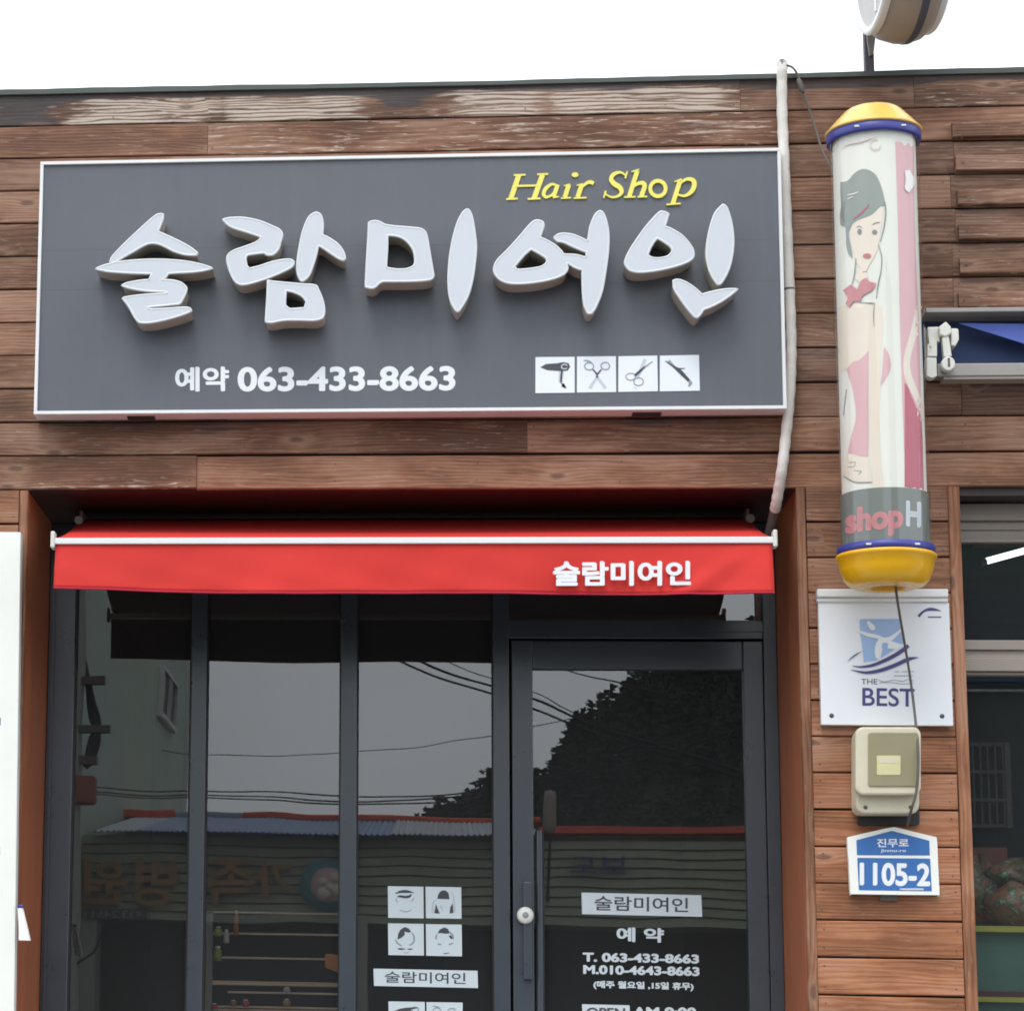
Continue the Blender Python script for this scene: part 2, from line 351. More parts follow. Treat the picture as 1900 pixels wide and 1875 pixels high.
def curve_mesh(loops, half, offset=0, bevel=0, fill=True):
    """loops of (x,z) -> mesh in (x, depth, z), extruded by +-half"""
    c = bpy.data.curves.new('tmp', 'CURVE'); c.dimensions = '2D'; c.fill_mode = 'BOTH' if fill else 'NONE'
    for lp in loops:
        s = c.splines.new('POLY'); s.points.add(len(lp)-1); s.use_cyclic_u = True
        for p, q in zip(s.points, lp): p.co = (q[0], q[1], 0, 1)
    c.extrude = half; c.offset = offset
    if bevel: c.bevel_depth = bevel; c.bevel_resolution = 2
    return _curve_to_lists(c)
def _curve_to_lists(c):
    o = bpy.data.objects.new('tmp', c); COL.objects.link(o)
    dg = bpy.context.evaluated_depsgraph_get(); dg.update()
    me = bpy.data.meshes.new_from_object(o.evaluated_get(dg))
    v = [(p.co.x, -p.co.z, p.co.y) for p in me.vertices]; f = [tuple(p.vertices) for p in me.polygons]
    bpy.data.objects.remove(o); bpy.data.meshes.remove(me)
    return v, f
def text_lists(s, bold=0.0, half=.002, shear=0, space=1):
    c = bpy.data.curves.new('tmp', 'FONT'); c.body = s; c.size = 1; c.offset = bold; c.extrude = half; c.shear = shear; c.space_character = space
    c.offset = 0
    v, f = _curve_to_lists(c)
    if bold:                         # heavier weight: a strip of constant width along every outline
        y0 = min(p[1] for p in v); front = [q for q in f if all(v[i][1] < y0+1e-6 for i in q)]
        if not front: front = [q for q in f if all(abs(v[i][1]-y0) < half for i in q)]
        cnt = {}
        for q in front:
            for i in range(len(q)):
                k = (min(q[i], q[i-1]), max(q[i], q[i-1])); cnt[k] = cnt.get(k, 0)+1
        ed = [k for k, n in cnt.items() if n == 1]; w = bold; rnd = random.Random(1)
        used = set()
        for a, b in ed:
            pa, pb = Vector(v[a]), Vector(v[b]); d = pb-pa; d.y = 0
            if d.length < 1e-7: continue
            d.normalize(); nrm = Vector((-d.z, 0, d.x))*w; o = len(v); yy = y0+half*rnd.uniform(.02, .3)
            for q in (pa-nrm, pb-nrm, pb+nrm, pa+nrm): v.append((q.x, yy, q.z))
            f.append((o, o+1, o+2, o+3))
            if a not in used:
                used.add(a); o = len(v); yy = y0+half*rnd.uniform(.02, .3)
                v += [(pa.x+w*math.cos(t*.7854), yy, pa.z+w*math.sin(t*.7854)) for t in range(8)]; f.append(tuple(range(o, o+8)))
    x0 = min(p[0] for p in v); x1 = max(p[0] for p in v); z0 = min(p[2] for p in v); z1 = max(p[2] for p in v)
    return [((p[0]-x0)/(x1-x0), p[1], (p[2]-z0)/(z1-z0)) for p in v], f
def text_px(s, y, tl, br, name, m, parent, bold=0.0, skew=0, depth=.0015, mirror=False, space=1):
    """lettering filling the box whose top-left / bottom-right photo positions are tl, br on the plane y"""
    v, f = text_lists(s, bold, 1, space=space); w = []
    for a, d, b in v:
        if mirror: a = 1-a
        u = tl[0]+(br[0]-tl[0])*a; vv = br[1]+(tl[1]-br[1])*b+skew*a
        p = P(u, vv, y); w.append((p.x, y+d*depth, p.z))
    return MB().add(w, f).build(name, m, parent, fixn=True)
def ribbon_pts(pts, sub=6):           # pts (x,y,w) -> closed outline
    p = catmull(pts, False, sub, 70) if len(pts) > 2 else pts
    Lf, Rt = [], []
    for i, q in enumerate(p):
        a = p[max(0, i-1)]; b = p[min(len(p)-1, i+1)]; dx, dy = b[0]-a[0], b[1]-a[1]; l = math.hypot(dx, dy) or 1
        nx, ny = -dy/l*q[2]/2, dx/l*q[2]/2
        Lf.append((q[0]+nx, q[1]+ny)); Rt.append((q[0]-nx, q[1]-ny))
    return Lf+Rt[::-1]
def ell(cx, cy, rx, ry, n=24, rot=0):
    c, s = math.cos(rot), math.sin(rot)
    return [(cx+rx*math.cos(t)*c-ry*math.sin(t)*s, cy+rx*math.cos(t)*s+ry*math.sin(t)*c) for t in [6.2832*k/n for k in range(n)]]
def decal(shapes, y, off, s, name, m, parent, t=.0006):
    """flat printed shapes (photo outlines) laid on plane y, each a hair proud of the previous one"""
    mb = MB()
    for i, sh in enumerate(shapes):
        pts = ribbon_pts(sh) if len(sh[0]) == 3 else sh
        mb.prism(poly(y, pts, off, s), y-t-.00015*i, y)
    return mb.build(name, m, parent)
def ringpts(cx, cy, rx, ry, w, a0=0, a1=360, n=24, rot=0):
    c, s = math.cos(R(rot)), math.sin(R(rot)); o = []
    for k in range(n+1):
        t = R(a0+(a1-a0)*k/n); x, y = rx*math.cos(t), ry*math.sin(t); o.append((cx+x*c-y*s, cy+x*s+y*c, w))
    return o

# ------------------------------------------------------------------ the setting
FLOOR = .35; PITCH = .125; G0 = 4.6        # G0: height of the topmost board joint
tag(MB().box(-1500, 1500, -1500, 1500, -.5, 0).build('road', M['asphalt']), None, None, kind='structure')
tag(MB().box(-30, 40, -2.6, .01, .004, .13).build('pavement', M['paving'], bevel=.01), None, None, kind='structure')
tag(MB().box(-30, 40, -13.2, -11.2, .004, .13).build('pavement', M['paving'], bevel=.01), None, None, kind='structure')

# ------------------------------------------------------------------ timber-clad building
shop = thing('timber_building', 'timber-clad flat-roofed shop building with brown weathered boards and dark framed entrance', 'building', (1.5, .4, 0))
XL, XR = .1154, 2.8256                     # opening of the recessed entrance
XP = 3.3796                                # right edge of the pilaster
LINT = G0-11*PITCH
wear_fn = None
class Boards:
    def __init__(s): s.v = []; s.f = []; s.uv = []; s.w = []
    def board(s, x0, x1, z0, z1, y=0., th=.018, tone=None, wear_shade=lambda x, t: (0, 0, 0), step=.045, warp=.0012, vertical=False):
        if tone is None: tone = random.random()
        uo, vo = random.uniform(0, 40), random.uniform(0, 9)
        n = max(2, int((x1-x0)/step)); prof = [(th, 0), (.0035, 0), (0, .0035)]
        H = z1-z0; k = 5
        prof += [(0, .0035+(H-.007)*i/k) for i in range(1, k)]+[(0, H-.0035), (.0035, H), (th, H)]
        m = len(prof); o = len(s.v); ph = random.uniform(0, 6)
        for i in range(n+1):
            a = x0+(x1-x0)*i/n; dz = warp*math.sin(a*2.3+ph); dy = warp*math.sin(a*1.7+ph*2)
            for (py, pz) in prof:
                s.v.append((a, y+py+dy, z0+pz+dz) if not vertical else (z0+pz+dz, y+py+dy, a))
                t = pz/H; w = wear_shade(a, t)
                s.w.append((w[0], w[1], w[2], tone)); s.uv.append((a+uo, pz+vo))
        for i in range(n):
            for j in range(m-1): s.f.append((o+i*m+j, o+(i+1)*m+j, o+(i+1)*m+j+1, o+i*m+j+1))
        s.f.append(tuple(o+j for j in range(m))); s.f.append(tuple(o+n*m+j for j in range(m-1, -1, -1)))
        if not vertical and x1-x0 > .15:
            for a in [x0+.022, x1-.022]+[x0+.5*q for q in range(1, int((x1-x0)/.5)+1)]:
                for pz in (.026, H-.026):
                    a_ = a+random.uniform(-.006, .006); z_ = z0+pz+random.uniform(-.004, .004); r_ = .0028; o2 = len(s.v)
                    for t in range(6):
                        s.v.append((a_+r_*math.cos(t*1.0472), y-.0022, z_+r_*math.sin(t*1.0472))); s.w.append((0, 1.2, 0, .1)); s.uv.append((3.3, 2.2))
                    s.f.append(tuple(range(o2, o2+6)))
    def build(s, name, parent):
        me = bpy.data.meshes.new(name); me.from_pydata(s.v, [], s.f); me.materials.append(M['wood'])
        a = me.color_attributes.new('wear_shade', 'FLOAT_COLOR', 'POINT')
        a.data.foreach_set('color', [c for w in s.w for c in w])
        u = me.uv_layers.new(name='UVMap')
        for p in me.polygons:
            for li in p.loop_indices: u.data[li].uv = s.uv[me.loops[li].vertex_index]
        bm = bmesh.new(); bm.from_mesh(me); bmesh.ops.recalc_face_normals(bm, faces=bm.faces); bm.to_mesh(me); bm.free()
        o = bpy.data.objects.new(name, me); COL.objects.link(o); o.parent = parent
        o.matrix_parent_inverse = Matrix.Translation(-world_loc(parent)); return o
def smooth(a, b, x): t = max(0, min(1, (x-a)/(b-a))); return t*t*(3-2*t)
def bump(x, a, b, e=.08): return smooth(a-e, a+e, x)*(1-smooth(b-e, b+e, x))
u2x = lambda u: X(u, 250, 0)
cl = Boards(); gap = .005
def w_top(x, t):
    bl = 1.*bump(x, u2x(130), u2x(700), .16)+1.*bump(x, u2x(800), u2x(1380), .16)+.45*bump(x, u2x(1700), u2x(2300))+.35*bump(x, u2x(-60), u2x(120))
    bl -= .5*bump(x, u2x(395), u2x(415), .03)+.4*bump(x, u2x(1000), u2x(1030), .05)
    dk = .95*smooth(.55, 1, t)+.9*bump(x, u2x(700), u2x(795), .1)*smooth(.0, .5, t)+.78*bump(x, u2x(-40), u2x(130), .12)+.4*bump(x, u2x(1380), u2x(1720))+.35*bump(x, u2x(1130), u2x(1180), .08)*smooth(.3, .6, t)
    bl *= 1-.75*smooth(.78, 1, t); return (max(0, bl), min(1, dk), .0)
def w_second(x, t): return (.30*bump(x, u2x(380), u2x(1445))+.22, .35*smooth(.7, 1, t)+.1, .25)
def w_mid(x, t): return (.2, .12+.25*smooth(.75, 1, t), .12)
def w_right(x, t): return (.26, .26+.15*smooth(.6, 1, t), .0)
def w_under(x, t): return (.25, .55*smooth(.3, 1, t)*bump(x, u2x(90), u2x(1400), .15)*(.75+.35*math.sin(x*3.1))+.08, .15)  # patchy stain, with the sign's shade painted into the upper half
def w_lintel(x, t): return (.2+.5*(1-smooth(.08, .3, t))*bump(x, u2x(60), u2x(370), .1), .05, .3)
def w_awning_shade(x, t): return (.05, .50, .0)  # shade under the blue awning, painted into the boards as darkness
J = lambda u: X(u, 300, 0)
x_end = 6.2
def row(k, z0, z1):
    if k == 0: joints = [J(1376), J(1700)]; w = w_top
    elif k == 1: joints = [J(385), 3.2]; w = w_second
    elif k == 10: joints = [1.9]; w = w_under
    elif k == 11: joints = [J(374)]; w = w_lintel
    else: joints = [random.uniform(.7, 1.3), random.uniform(2.0, 2.6), J(1765)+random.uniform(-.01, .01)]; w = w_mid
    xs = [-1.6]+joints+[x_end]
    for a, b in zip(xs[:-1], xs[1:]):
        dy, dz = random.uniform(-.001, .001), 0
        tone = random.uniform(.1, .95)
        ww = w
        if k >= 2 and a > 2.5 and k < 10: ww = w_right; tone *= .7
        if a >= J(1700) and k > 8: ww = w_awning_shade
        if k == 11 and a > 0: dz = -.004; dy = .003
        if k == 11 and a < 0: dy = -.006
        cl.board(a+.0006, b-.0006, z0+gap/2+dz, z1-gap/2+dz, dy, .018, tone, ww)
for k in range(12): row(k, G0-PITCH*k, G0-PITCH*k+PITCH)
# lower left strip
for k in range(12, 37):
    z1 = G0-PITCH*(k-1); cl.board(-1.6, XL-.032, max(z1-PITCH, .14)+gap/2, z1-gap/2, random.uniform(-.001, .001), .018, random.uniform(.3, .7), lambda x, t: (.15, .05, .55))
# pilaster between entrance and the shop window
for k in range(12, 37):
    z1 = G0-PITCH*(k-1); wm = min(1, .25+(k-12)*.07)
    cl.board(XL+(XR-XL)+.034, XP-.042, max(z1-PITCH, .14)+gap/2, z1-gap/2, random.uniform(-.001, .001), .018, random.uniform(.35, .75),
             lambda x, t, q=wm: (.16, .06, q))
cl.build('cladding', shop)
wt = lambda x, t: (.12, .05, .45)
for a_, b_, y_, th_, to_, w_ in ((XL-.030, XL, -.004, .03, .55, wt), (XR, XR+.032, -.004, .03, .5, wt), (XP-.040, XP, -.005, .06, .72, lambda x, t: (.2, .0, .6))):
    tr = Boards(); tr.board(.14, LINT-.003, a_, b_, y_, th_, to_, w_, vertical=True); tr.build('corner_trim', shop)
# short raised battens on the right
for k in range(6):
    zt = G0-PITCH*k; bt = Boards()
    bt.board(J(1770)+random.uniform(-.006, .006), x_end, zt-PITCH*.94, zt-PITCH*.5, -.024, .022, random.uniform(.3, .9), lambda x, t: (.34, .12, .1))
    bt.build('raised_batten', shop)
# carcass behind the boards
body = MB()
body.box(-3, x_end, .02, 6, LINT+.03, G0+PITCH-.01)
body.box(-3, XL-.012, .02, 6, .14, LINT+.03)
body.box(XR+.012, XP-.012, .062, 6, .14, LINT+.03)
body.box(-3, 9, 6, 6.2, .14, G0+PITCH-.01)
body.box(5.6, x_end+1, .1, 6, .14, LINT+.03)
body.build('carcass', M['backing'], shop)
re_ = MB(); rnd = random.Random(11); n = 150; v = []; f = []; w1 = 0
for i in range(n+1):
    x = -3+(x_end+3)*i/n; w1 = .8*w1+rnd.uniform(-.0016, .0016); w2 = .003*math.sin(x*1.9+1)+w1
    v += [(x, -.012+w1*.6, G0+PITCH-.006+w2*.4), (x, -.012+w1*.6, G0+PITCH+.012+w2), (x, .35, G0+PITCH+.016), (x, .35, G0+PITCH-.006)]
for i in range(n):
    for k in range(4): f.append((i*4+k, (i+1)*4+k, (i+1)*4+(k+1) % 4, i*4+(k+1) % 4))
re_.add(v, f).build('roof_edge', M['capmetal'], shop)
GY = .60
MB().box(XL-.012, XL, .027, GY+.1, .14, LINT+.01).build('jamb_lining', M['lining'], shop)
MB().box(XR, XR+.012, .029, GY+.1, .14, LINT+.01).build('jamb_lining', M['lining'], shop)
MB().box(XL+.001, XR-.001, .018, GY+.1, LINT-.004, LINT+.018).build('soffit', M['soffit'], shop)
# rooms
rm = MB()
rm.box(XL-.01, XR+.01, 4.6, 4.7, FLOOR, LINT+.03); rm.box(XL-.02, XL-.012, GY+.12, 4.7, FLOOR, LINT+.03); rm.box(XR+.012, XR+.02, GY+.12, 4.7, FLOOR, LINT+.03)
rm.box(XL, XR, GY+.12, 4.6, LINT+.005, LINT+.03)
rm.build('room_wall', M['room'], shop)
tag(MB().box(XL-.01, XR+.01, .02, 4.6, .131, FLOOR).build('floor', M['paving']), None, None, kind='structure')
# ---- entrance glazing
V0 = 1550
def bx(u, y=GY): return X(u, V0, y)
def bz(v, y=GY, u=900): return Z(u, v, y)
TOP = LINT-.006
ent = MB(); fd = .07                       # frame depth
def post(u0, u1, z0=FLOOR, z1=TOP, y0=GY, y1=None): ent.box(bx(u0), bx(u1), y0, (y1 or GY+fd), z0, z1)
ent.box(XL+.001, bx(131), GY+.001, GY+fd, FLOOR, TOP)
post(350, 379); post(631, 661); post(916, 946)
ent.box(bx(1424), XR-.001, GY+.001, GY+fd, FLOOR, TOP)
zh0, zh1 = bz(1184, u=1180), bz(1150, u=1180)
ent.box(bx(946), bx(1424), GY+.002, GY+fd-.002, zh0, zh1)
ent.box(XL+.002, XR-.002, GY+.004, GY+fd-.004, TOP-.075, TOP-.001)
ent.box(XL+.002, bx(946), GY+.003, GY+fd-.003, FLOOR, FLOOR+.12)
fr_o = ent.build('entrance_frame', M['frame'], shop, bevel=.003)
MB().box(bx(88), bx(93), GY-.012, GY, FLOOR, TOP-.08).build('glazing_bead', M['frame'], fr_o)
for a, b in ((131, 134), (347, 350), (379, 382), (628, 631), (661, 664), (913, 916)): MB().box(bx(a), bx(b), GY+.012, GY+fd-.01, FLOOR+.12, TOP-.076).build('glazing_bead', M['black'], fr_o)
gy = GY+.03
for a, b in ((131, 350), (379, 631), (661, 916)):
    MB().box(bx(a)-.004, bx(b)+.004, gy, gy+.006, FLOOR+.1, TOP-.07).build('window_pane', M['glass'], shop)
MB().box(bx(946)-.004, bx(1424)+.004, gy+.001, gy+.007, zh1-.01, TOP-.07).build('transom_pane', M['glass'], shop)
# ---- glass door
dy = GY-.002
door = MB()
dx0, dx1, dz1 = bx(951, dy), bx(1423, dy), Z(1180, 1188, dy)
door.box(dx0, bx(990, dy), dy, dy+.05, FLOOR+.01, dz1); door.box(bx(1385, dy), dx1, dy, dy+.05, FLOOR+.01, dz1)
door.box(bx(990, dy), bx(1385, dy), dy+.001, dy+.049, Z(1180, 1241, dy), dz1-.001)
door.box(bx(990, dy), bx(1385, dy), dy+.001, dy+.049, FLOOR+.011, FLOOR+.16)
door_o = door.build('glass_door', M['frame'], shop, bevel=.004)
MB().box(bx(990, dy)-.004, bx(1385, dy)+.004, dy+.028, dy+.034, FLOOR+.15, Z(1180, 1241, dy)+.004).build('door_pane', M['glass'], door_o)
h = MB(); zt, zb = Z(980, 1634, dy-.04), Z(980, 1816, dy-.04)
h.box(bx(970, dy-.02), bx(986, dy-.02), dy-.022, dy-.012, zb, zt); h.box(bx(971, dy), bx(986, dy), dy-.014, dy, zt-.03, zt-.006); h.box(bx(971, dy), bx(986, dy), dy-.014, dy, zb+.006, zb+.03)
h.build('handle', M['frame'], door_o, bevel=.004)
hp = MB(); xh = bx(1002, dy-.03)
hp.tube([(xh, dy+.008, FLOOR+.2), (xh, dy+.008, Z(1002, 1540, dy))], .0155, 14)
hp.build('glazing_bar', M['frame'], door_o)
pl = P(975, 1697, dy-.035)
MB().lathe([(0, -.022), (.024, -.021), (.0295, -.014), (.031, .0)], (pl.x, dy-.021, pl.z), 32, 'y').build('lock', M['offwhite'], door_o)
MB().lathe([(0, -.0225), (.011, -.022), (.012, -.0195)], (pl.x, dy-.0215, pl.z), 20, 'y').build('lock_label', M['ink_grey'], door_o)
cz = Z(1365, 1170, dy)
MB().box(bx(1310), bx(1424), GY-.004, GY+.002, cz-.002, cz+.026).build('header_plate', M['frame'], fr_o)
# ---- vinyl stickers on glass
gs = gy-.0012; ds = dy+.0268
def quad(mb, y, p, t=.001): mb.prism([(P(a, b, y).x, P(a, b, y).z) for a, b in p], y-t*.5, y+t*.5)
def tile_icon(parent, y, box, shapes, off, s, name='sticker', m='sticker', dk='ink_dark'):
    mb = MB(); quad(mb, y, box); o = mb.build(name, M[m], parent)
    for mm, sh in shapes:
        decal(sh, y-.0007-(.0004 if mm == dk else 0), off, s, 'printed_drawing', M[mm], o, .0003)
    return o
O2 = (680, 1630); s2 = 7.654
def tb(x0, y0, x1, y1, dy_=8): return [(O2[0]+a/s2, O2[1]+b/s2) for a, b in ((x0, y0), (x1, y0+dy_), (x1+5, y1+dy_), (x0+6, y1))]
ic1 = [('ink_dark', [[(410,205,14),(480,185,26),(560,180,34),(650,190,12)],[(450,175,8),(560,165,22),(680,195,6)],[(440,250,14),(480,245,30),(550,255,34),(610,245,34),(640,215,12)]]), ('ink_grey', [[(430,270,10),(420,300,12),(450,330,10)],[(670,260,8),(660,300,12),(630,320,8)],[(470,440,8),(560,465,14),(640,435,8)]])]
ic2 = [('ink_dark', [[(1005,280),(1015,230),(1040,185),(1080,160),(1130,165),(1165,200),(1180,285)],[(985,350),(975,420),(960,485),(1040,490),(1020,440)],[(1225,345),(1235,480),(1180,490),(1190,400)]]), ('ink_pale', [[(1005,290,6),(950,330,22),(935,480,30)],[(1200,170,14),(1240,280,22),(1255,470,30)],[(1050,380,40),(1090,450,14)]])]
ic3 = [('ink_dark', [[(440,860),(450,780),(480,720),(540,680),(600,700),(635,750),(600,760),(540,745),(545,790),(500,830)],[(445,990,14),(500,992,24),(550,992,6)],[(580,995,6),(620,995,20),(655,990,8)]]), ('ink_grey', [[(640,760,14),(675,820,26),(665,900,24),(610,940,20)],[(410,860,14),(440,910,24),(500,950,16)],[(520,1045,4),(570,1048,10),(610,1040,4)]])]
ic4 = [('ink_dark', [[(1010,770),(1040,715),(1110,685),(1160,710),(1185,770),(1140,775),(1110,775),(1060,765)],[(1180,800,24),(1205,830,34),(1215,850,10)],[(1090,1058,6),(1130,1056,14),(1180,1045,4)]]), ('ink_grey', [[(1005,780,14),(985,830,26),(1000,855,14)],[(1185,750,14),(1225,800,26),(1235,860,10)],[(1010,920,20),(1060,930,26)],[(1170,930,26),(1240,910,12)]])]
for b_, ic in (((302,100,808,550), ic1), ((838,108,1345,555), ic2), ((305,628,812,1078), ic3), ((842,638,1352,1088), ic4)):
    tile_icon(shop, gs, tb(*b_), ic, O2, s2)
ic5 = [('ink_dark', [[(395,1870),(470,1840),(560,1825),(660,1820),(740,1830),(640,1850),(620,1885),(500,1890)]]), ('ink_grey', [ringpts(690,1850,50,36,14)])]
ic6 = [('ink_grey', [[(935,1800,8),(1000,1815,26),(1050,1830,10)],[(1170,1840,6),(1210,1835,14),(1265,1835,6)],ringpts(1000,1880,60,50,12),ringpts(1210,1890,60,50,12)])]
tile_icon(shop, gs, tb(312, 1735, 828, 2190), ic5, O2, s2); tile_icon(shop, gs, tb(852, 1745, 1365, 2200), ic6, O2, s2)
mb = MB(); quad(mb, gs, [(693, 1796), (886, 1800), (887, 1832), (694, 1828)])
bo = mb.build('sticker', M['sticker'], shop)
text_px('술람미여인', gs-.0008, (714, 1801), (864, 1822), 'printed_name', M['ink_dark'], bo, .012, 3, .0003)
mb = MB(); quad(mb, ds, [(1079, 1655), (1301, 1660), (1303, 1700), (1080, 1695)])
bo = mb.build('sticker', M['sticker'], door_o)
text_px('술람미여인', ds-.0008, (1103, 1661), (1277, 1688), 'printed_name', M['ink_dark'], bo, .014, 4, .0003)
text_px('예 약', ds, (1144, 1719), (1232, 1746), 'door_lettering', M['sticker'], door_o, .035, 2, .0004)
text_px('T. 063-433-8663', ds, (1081, 1766), (1297, 1783), 'door_lettering', M['sticker'], door_o, .045, 4, .0004)
text_px('M.010-4643-8663', ds, (1082, 1789), (1298, 1806), 'door_lettering', M['sticker'], door_o, .045, 4, .0004)
text_px('(매주 월요일 ,15일 휴무)', ds, (1101, 1818), (1287, 1834), 'door_lettering', M['sticker'], door_o, .045, 4, .0004)
mb = MB(); quad(mb, ds, [(1080, 1862), (1168, 1864), (1170, 1893), (1081, 1891)])
bo = mb.build('sticker', M['sticker'], door_o)
text_px('OPEN', ds-.0008, (1088, 1868), (1160, 1886), 'printed_word', M['ink_dark'], bo, .03, 1, .0003)
text_px('AM 9:00', ds, (1174, 1867), (1292, 1886), 'door_lettering', M['sticker'], door_o, .045, 1, .0004)

# ---- shop window at the right
WY = .16
wz = lambda v: Z(1850, v, WY)
wx0 = XP+.002
w2 = MB()
def rail2(v0, v1, y0, y1): w2.box(wx0, 5.6, y0, y1, wz(v1), wz(v0))
rail2(937, 968, WY-.03, WY+.06); rail2(1222, 1247, WY-.03, WY+.06)
fr2 = w2.build('shop_window_frame', M['beige'], shop, bevel=.003)
w3 = MB()
for v0, v1, y in ((968.3, 984, WY-.01), (984.3, 1001, WY-.004), (1001.3, 1007, WY-.014), (1188, 1206, WY-.012), (1206.3, 1217, WY-.002), (1217.3, 1221.7, WY-.016), (1247.3, 1253, WY-.016)):
    w3.box(wx0, 5.6, y, WY+.05, wz(v1), wz(v0))
w3.box(4.35, 4.43, WY-.02, WY+.055, .5, wz(1253.5)); w3.box(4.36, 4.42, WY-.02, WY+.055, wz(1188), wz(1007))
w3.build('sash', M['beige'], fr2, bevel=.002)
MB().box(wx0, 5.6, WY+.02, WY+.026, .5, wz(1250)).build('shop_pane', M['glass2'], shop)
MB().box(wx0, 5.6, WY+.019, WY+.025, wz(1190), wz(1005)).build('shop_pane', M['glass2'], shop)
MB().box(wx0-.03, 5.62, .022, .7, wz(934), LINT-.001).build('window_soffit', M['soffit'], shop)
MB().box(wx0, 5.6, .03, WY+.1, .14, .5).build('window_sill', M['beige'], shop)
r2 = MB(); r2.box(XP, 5.6, 5, 5.1, FLOOR, LINT); r2.box(XP-.012, XP+.001, WY+.1, 5, FLOOR, LINT); r2.box(5.59, 5.61, WY+.1, 5, FLOOR, LINT)
r2.box(XP, 5.6, .71, 5, LINT+.012, LINT+.03)
r2.build('room_wall', M['room2'], shop)
tag(MB().box(XP, 5.6, .02, 5, .131, FLOOR).build('floor', M['paving']), None, None, kind='structure')

# ------------------------------------------------------------------ main sign
SY = -.1
sx0, sx1, sz0, sz1 = .1449, 2.7877, G0-1.1212, G0-.1745
sign = thing('shop_sign', 'wide grey sign panel with raised white Korean letters and yellow words', 'sign', ((sx0+sx1)/2, SY/2, sz0))
pm_ = MB(); zz_ = [sz0+.012, Z(300, 535, SY), Z(300, 461, SY), sz1-.012]
for a_, b_ in zip(zz_[:-1], zz_[1:]): pm_.box(sx0+.012, sx1-.012, SY+.004, -.012, a_+.0002, b_-.0002)
pm_.build('sign_panel', M['panel'], sign)
fr = MB(); e = .012
fr.box(sx0, sx1, SY-.006, -.010, sz1-e, sz1); fr.box(sx0, sx1, SY-.006, -.010, sz0, sz0+e)
fr.box(sx0, sx0+e, SY-.0055, -.0105, sz0+e, sz1-e); fr.box(sx1-e, sx1, SY-.0055, -.0105, sz0+e, sz1-e)
fr.build('sign_frame', M['alu'], sign, bevel=.0015)
LF = -.21; LB = SY+.004
A2 = ((150, 370), 3.8); A3 = ((650, 300), 1900/350); A4 = ((900, 290), 3.8)
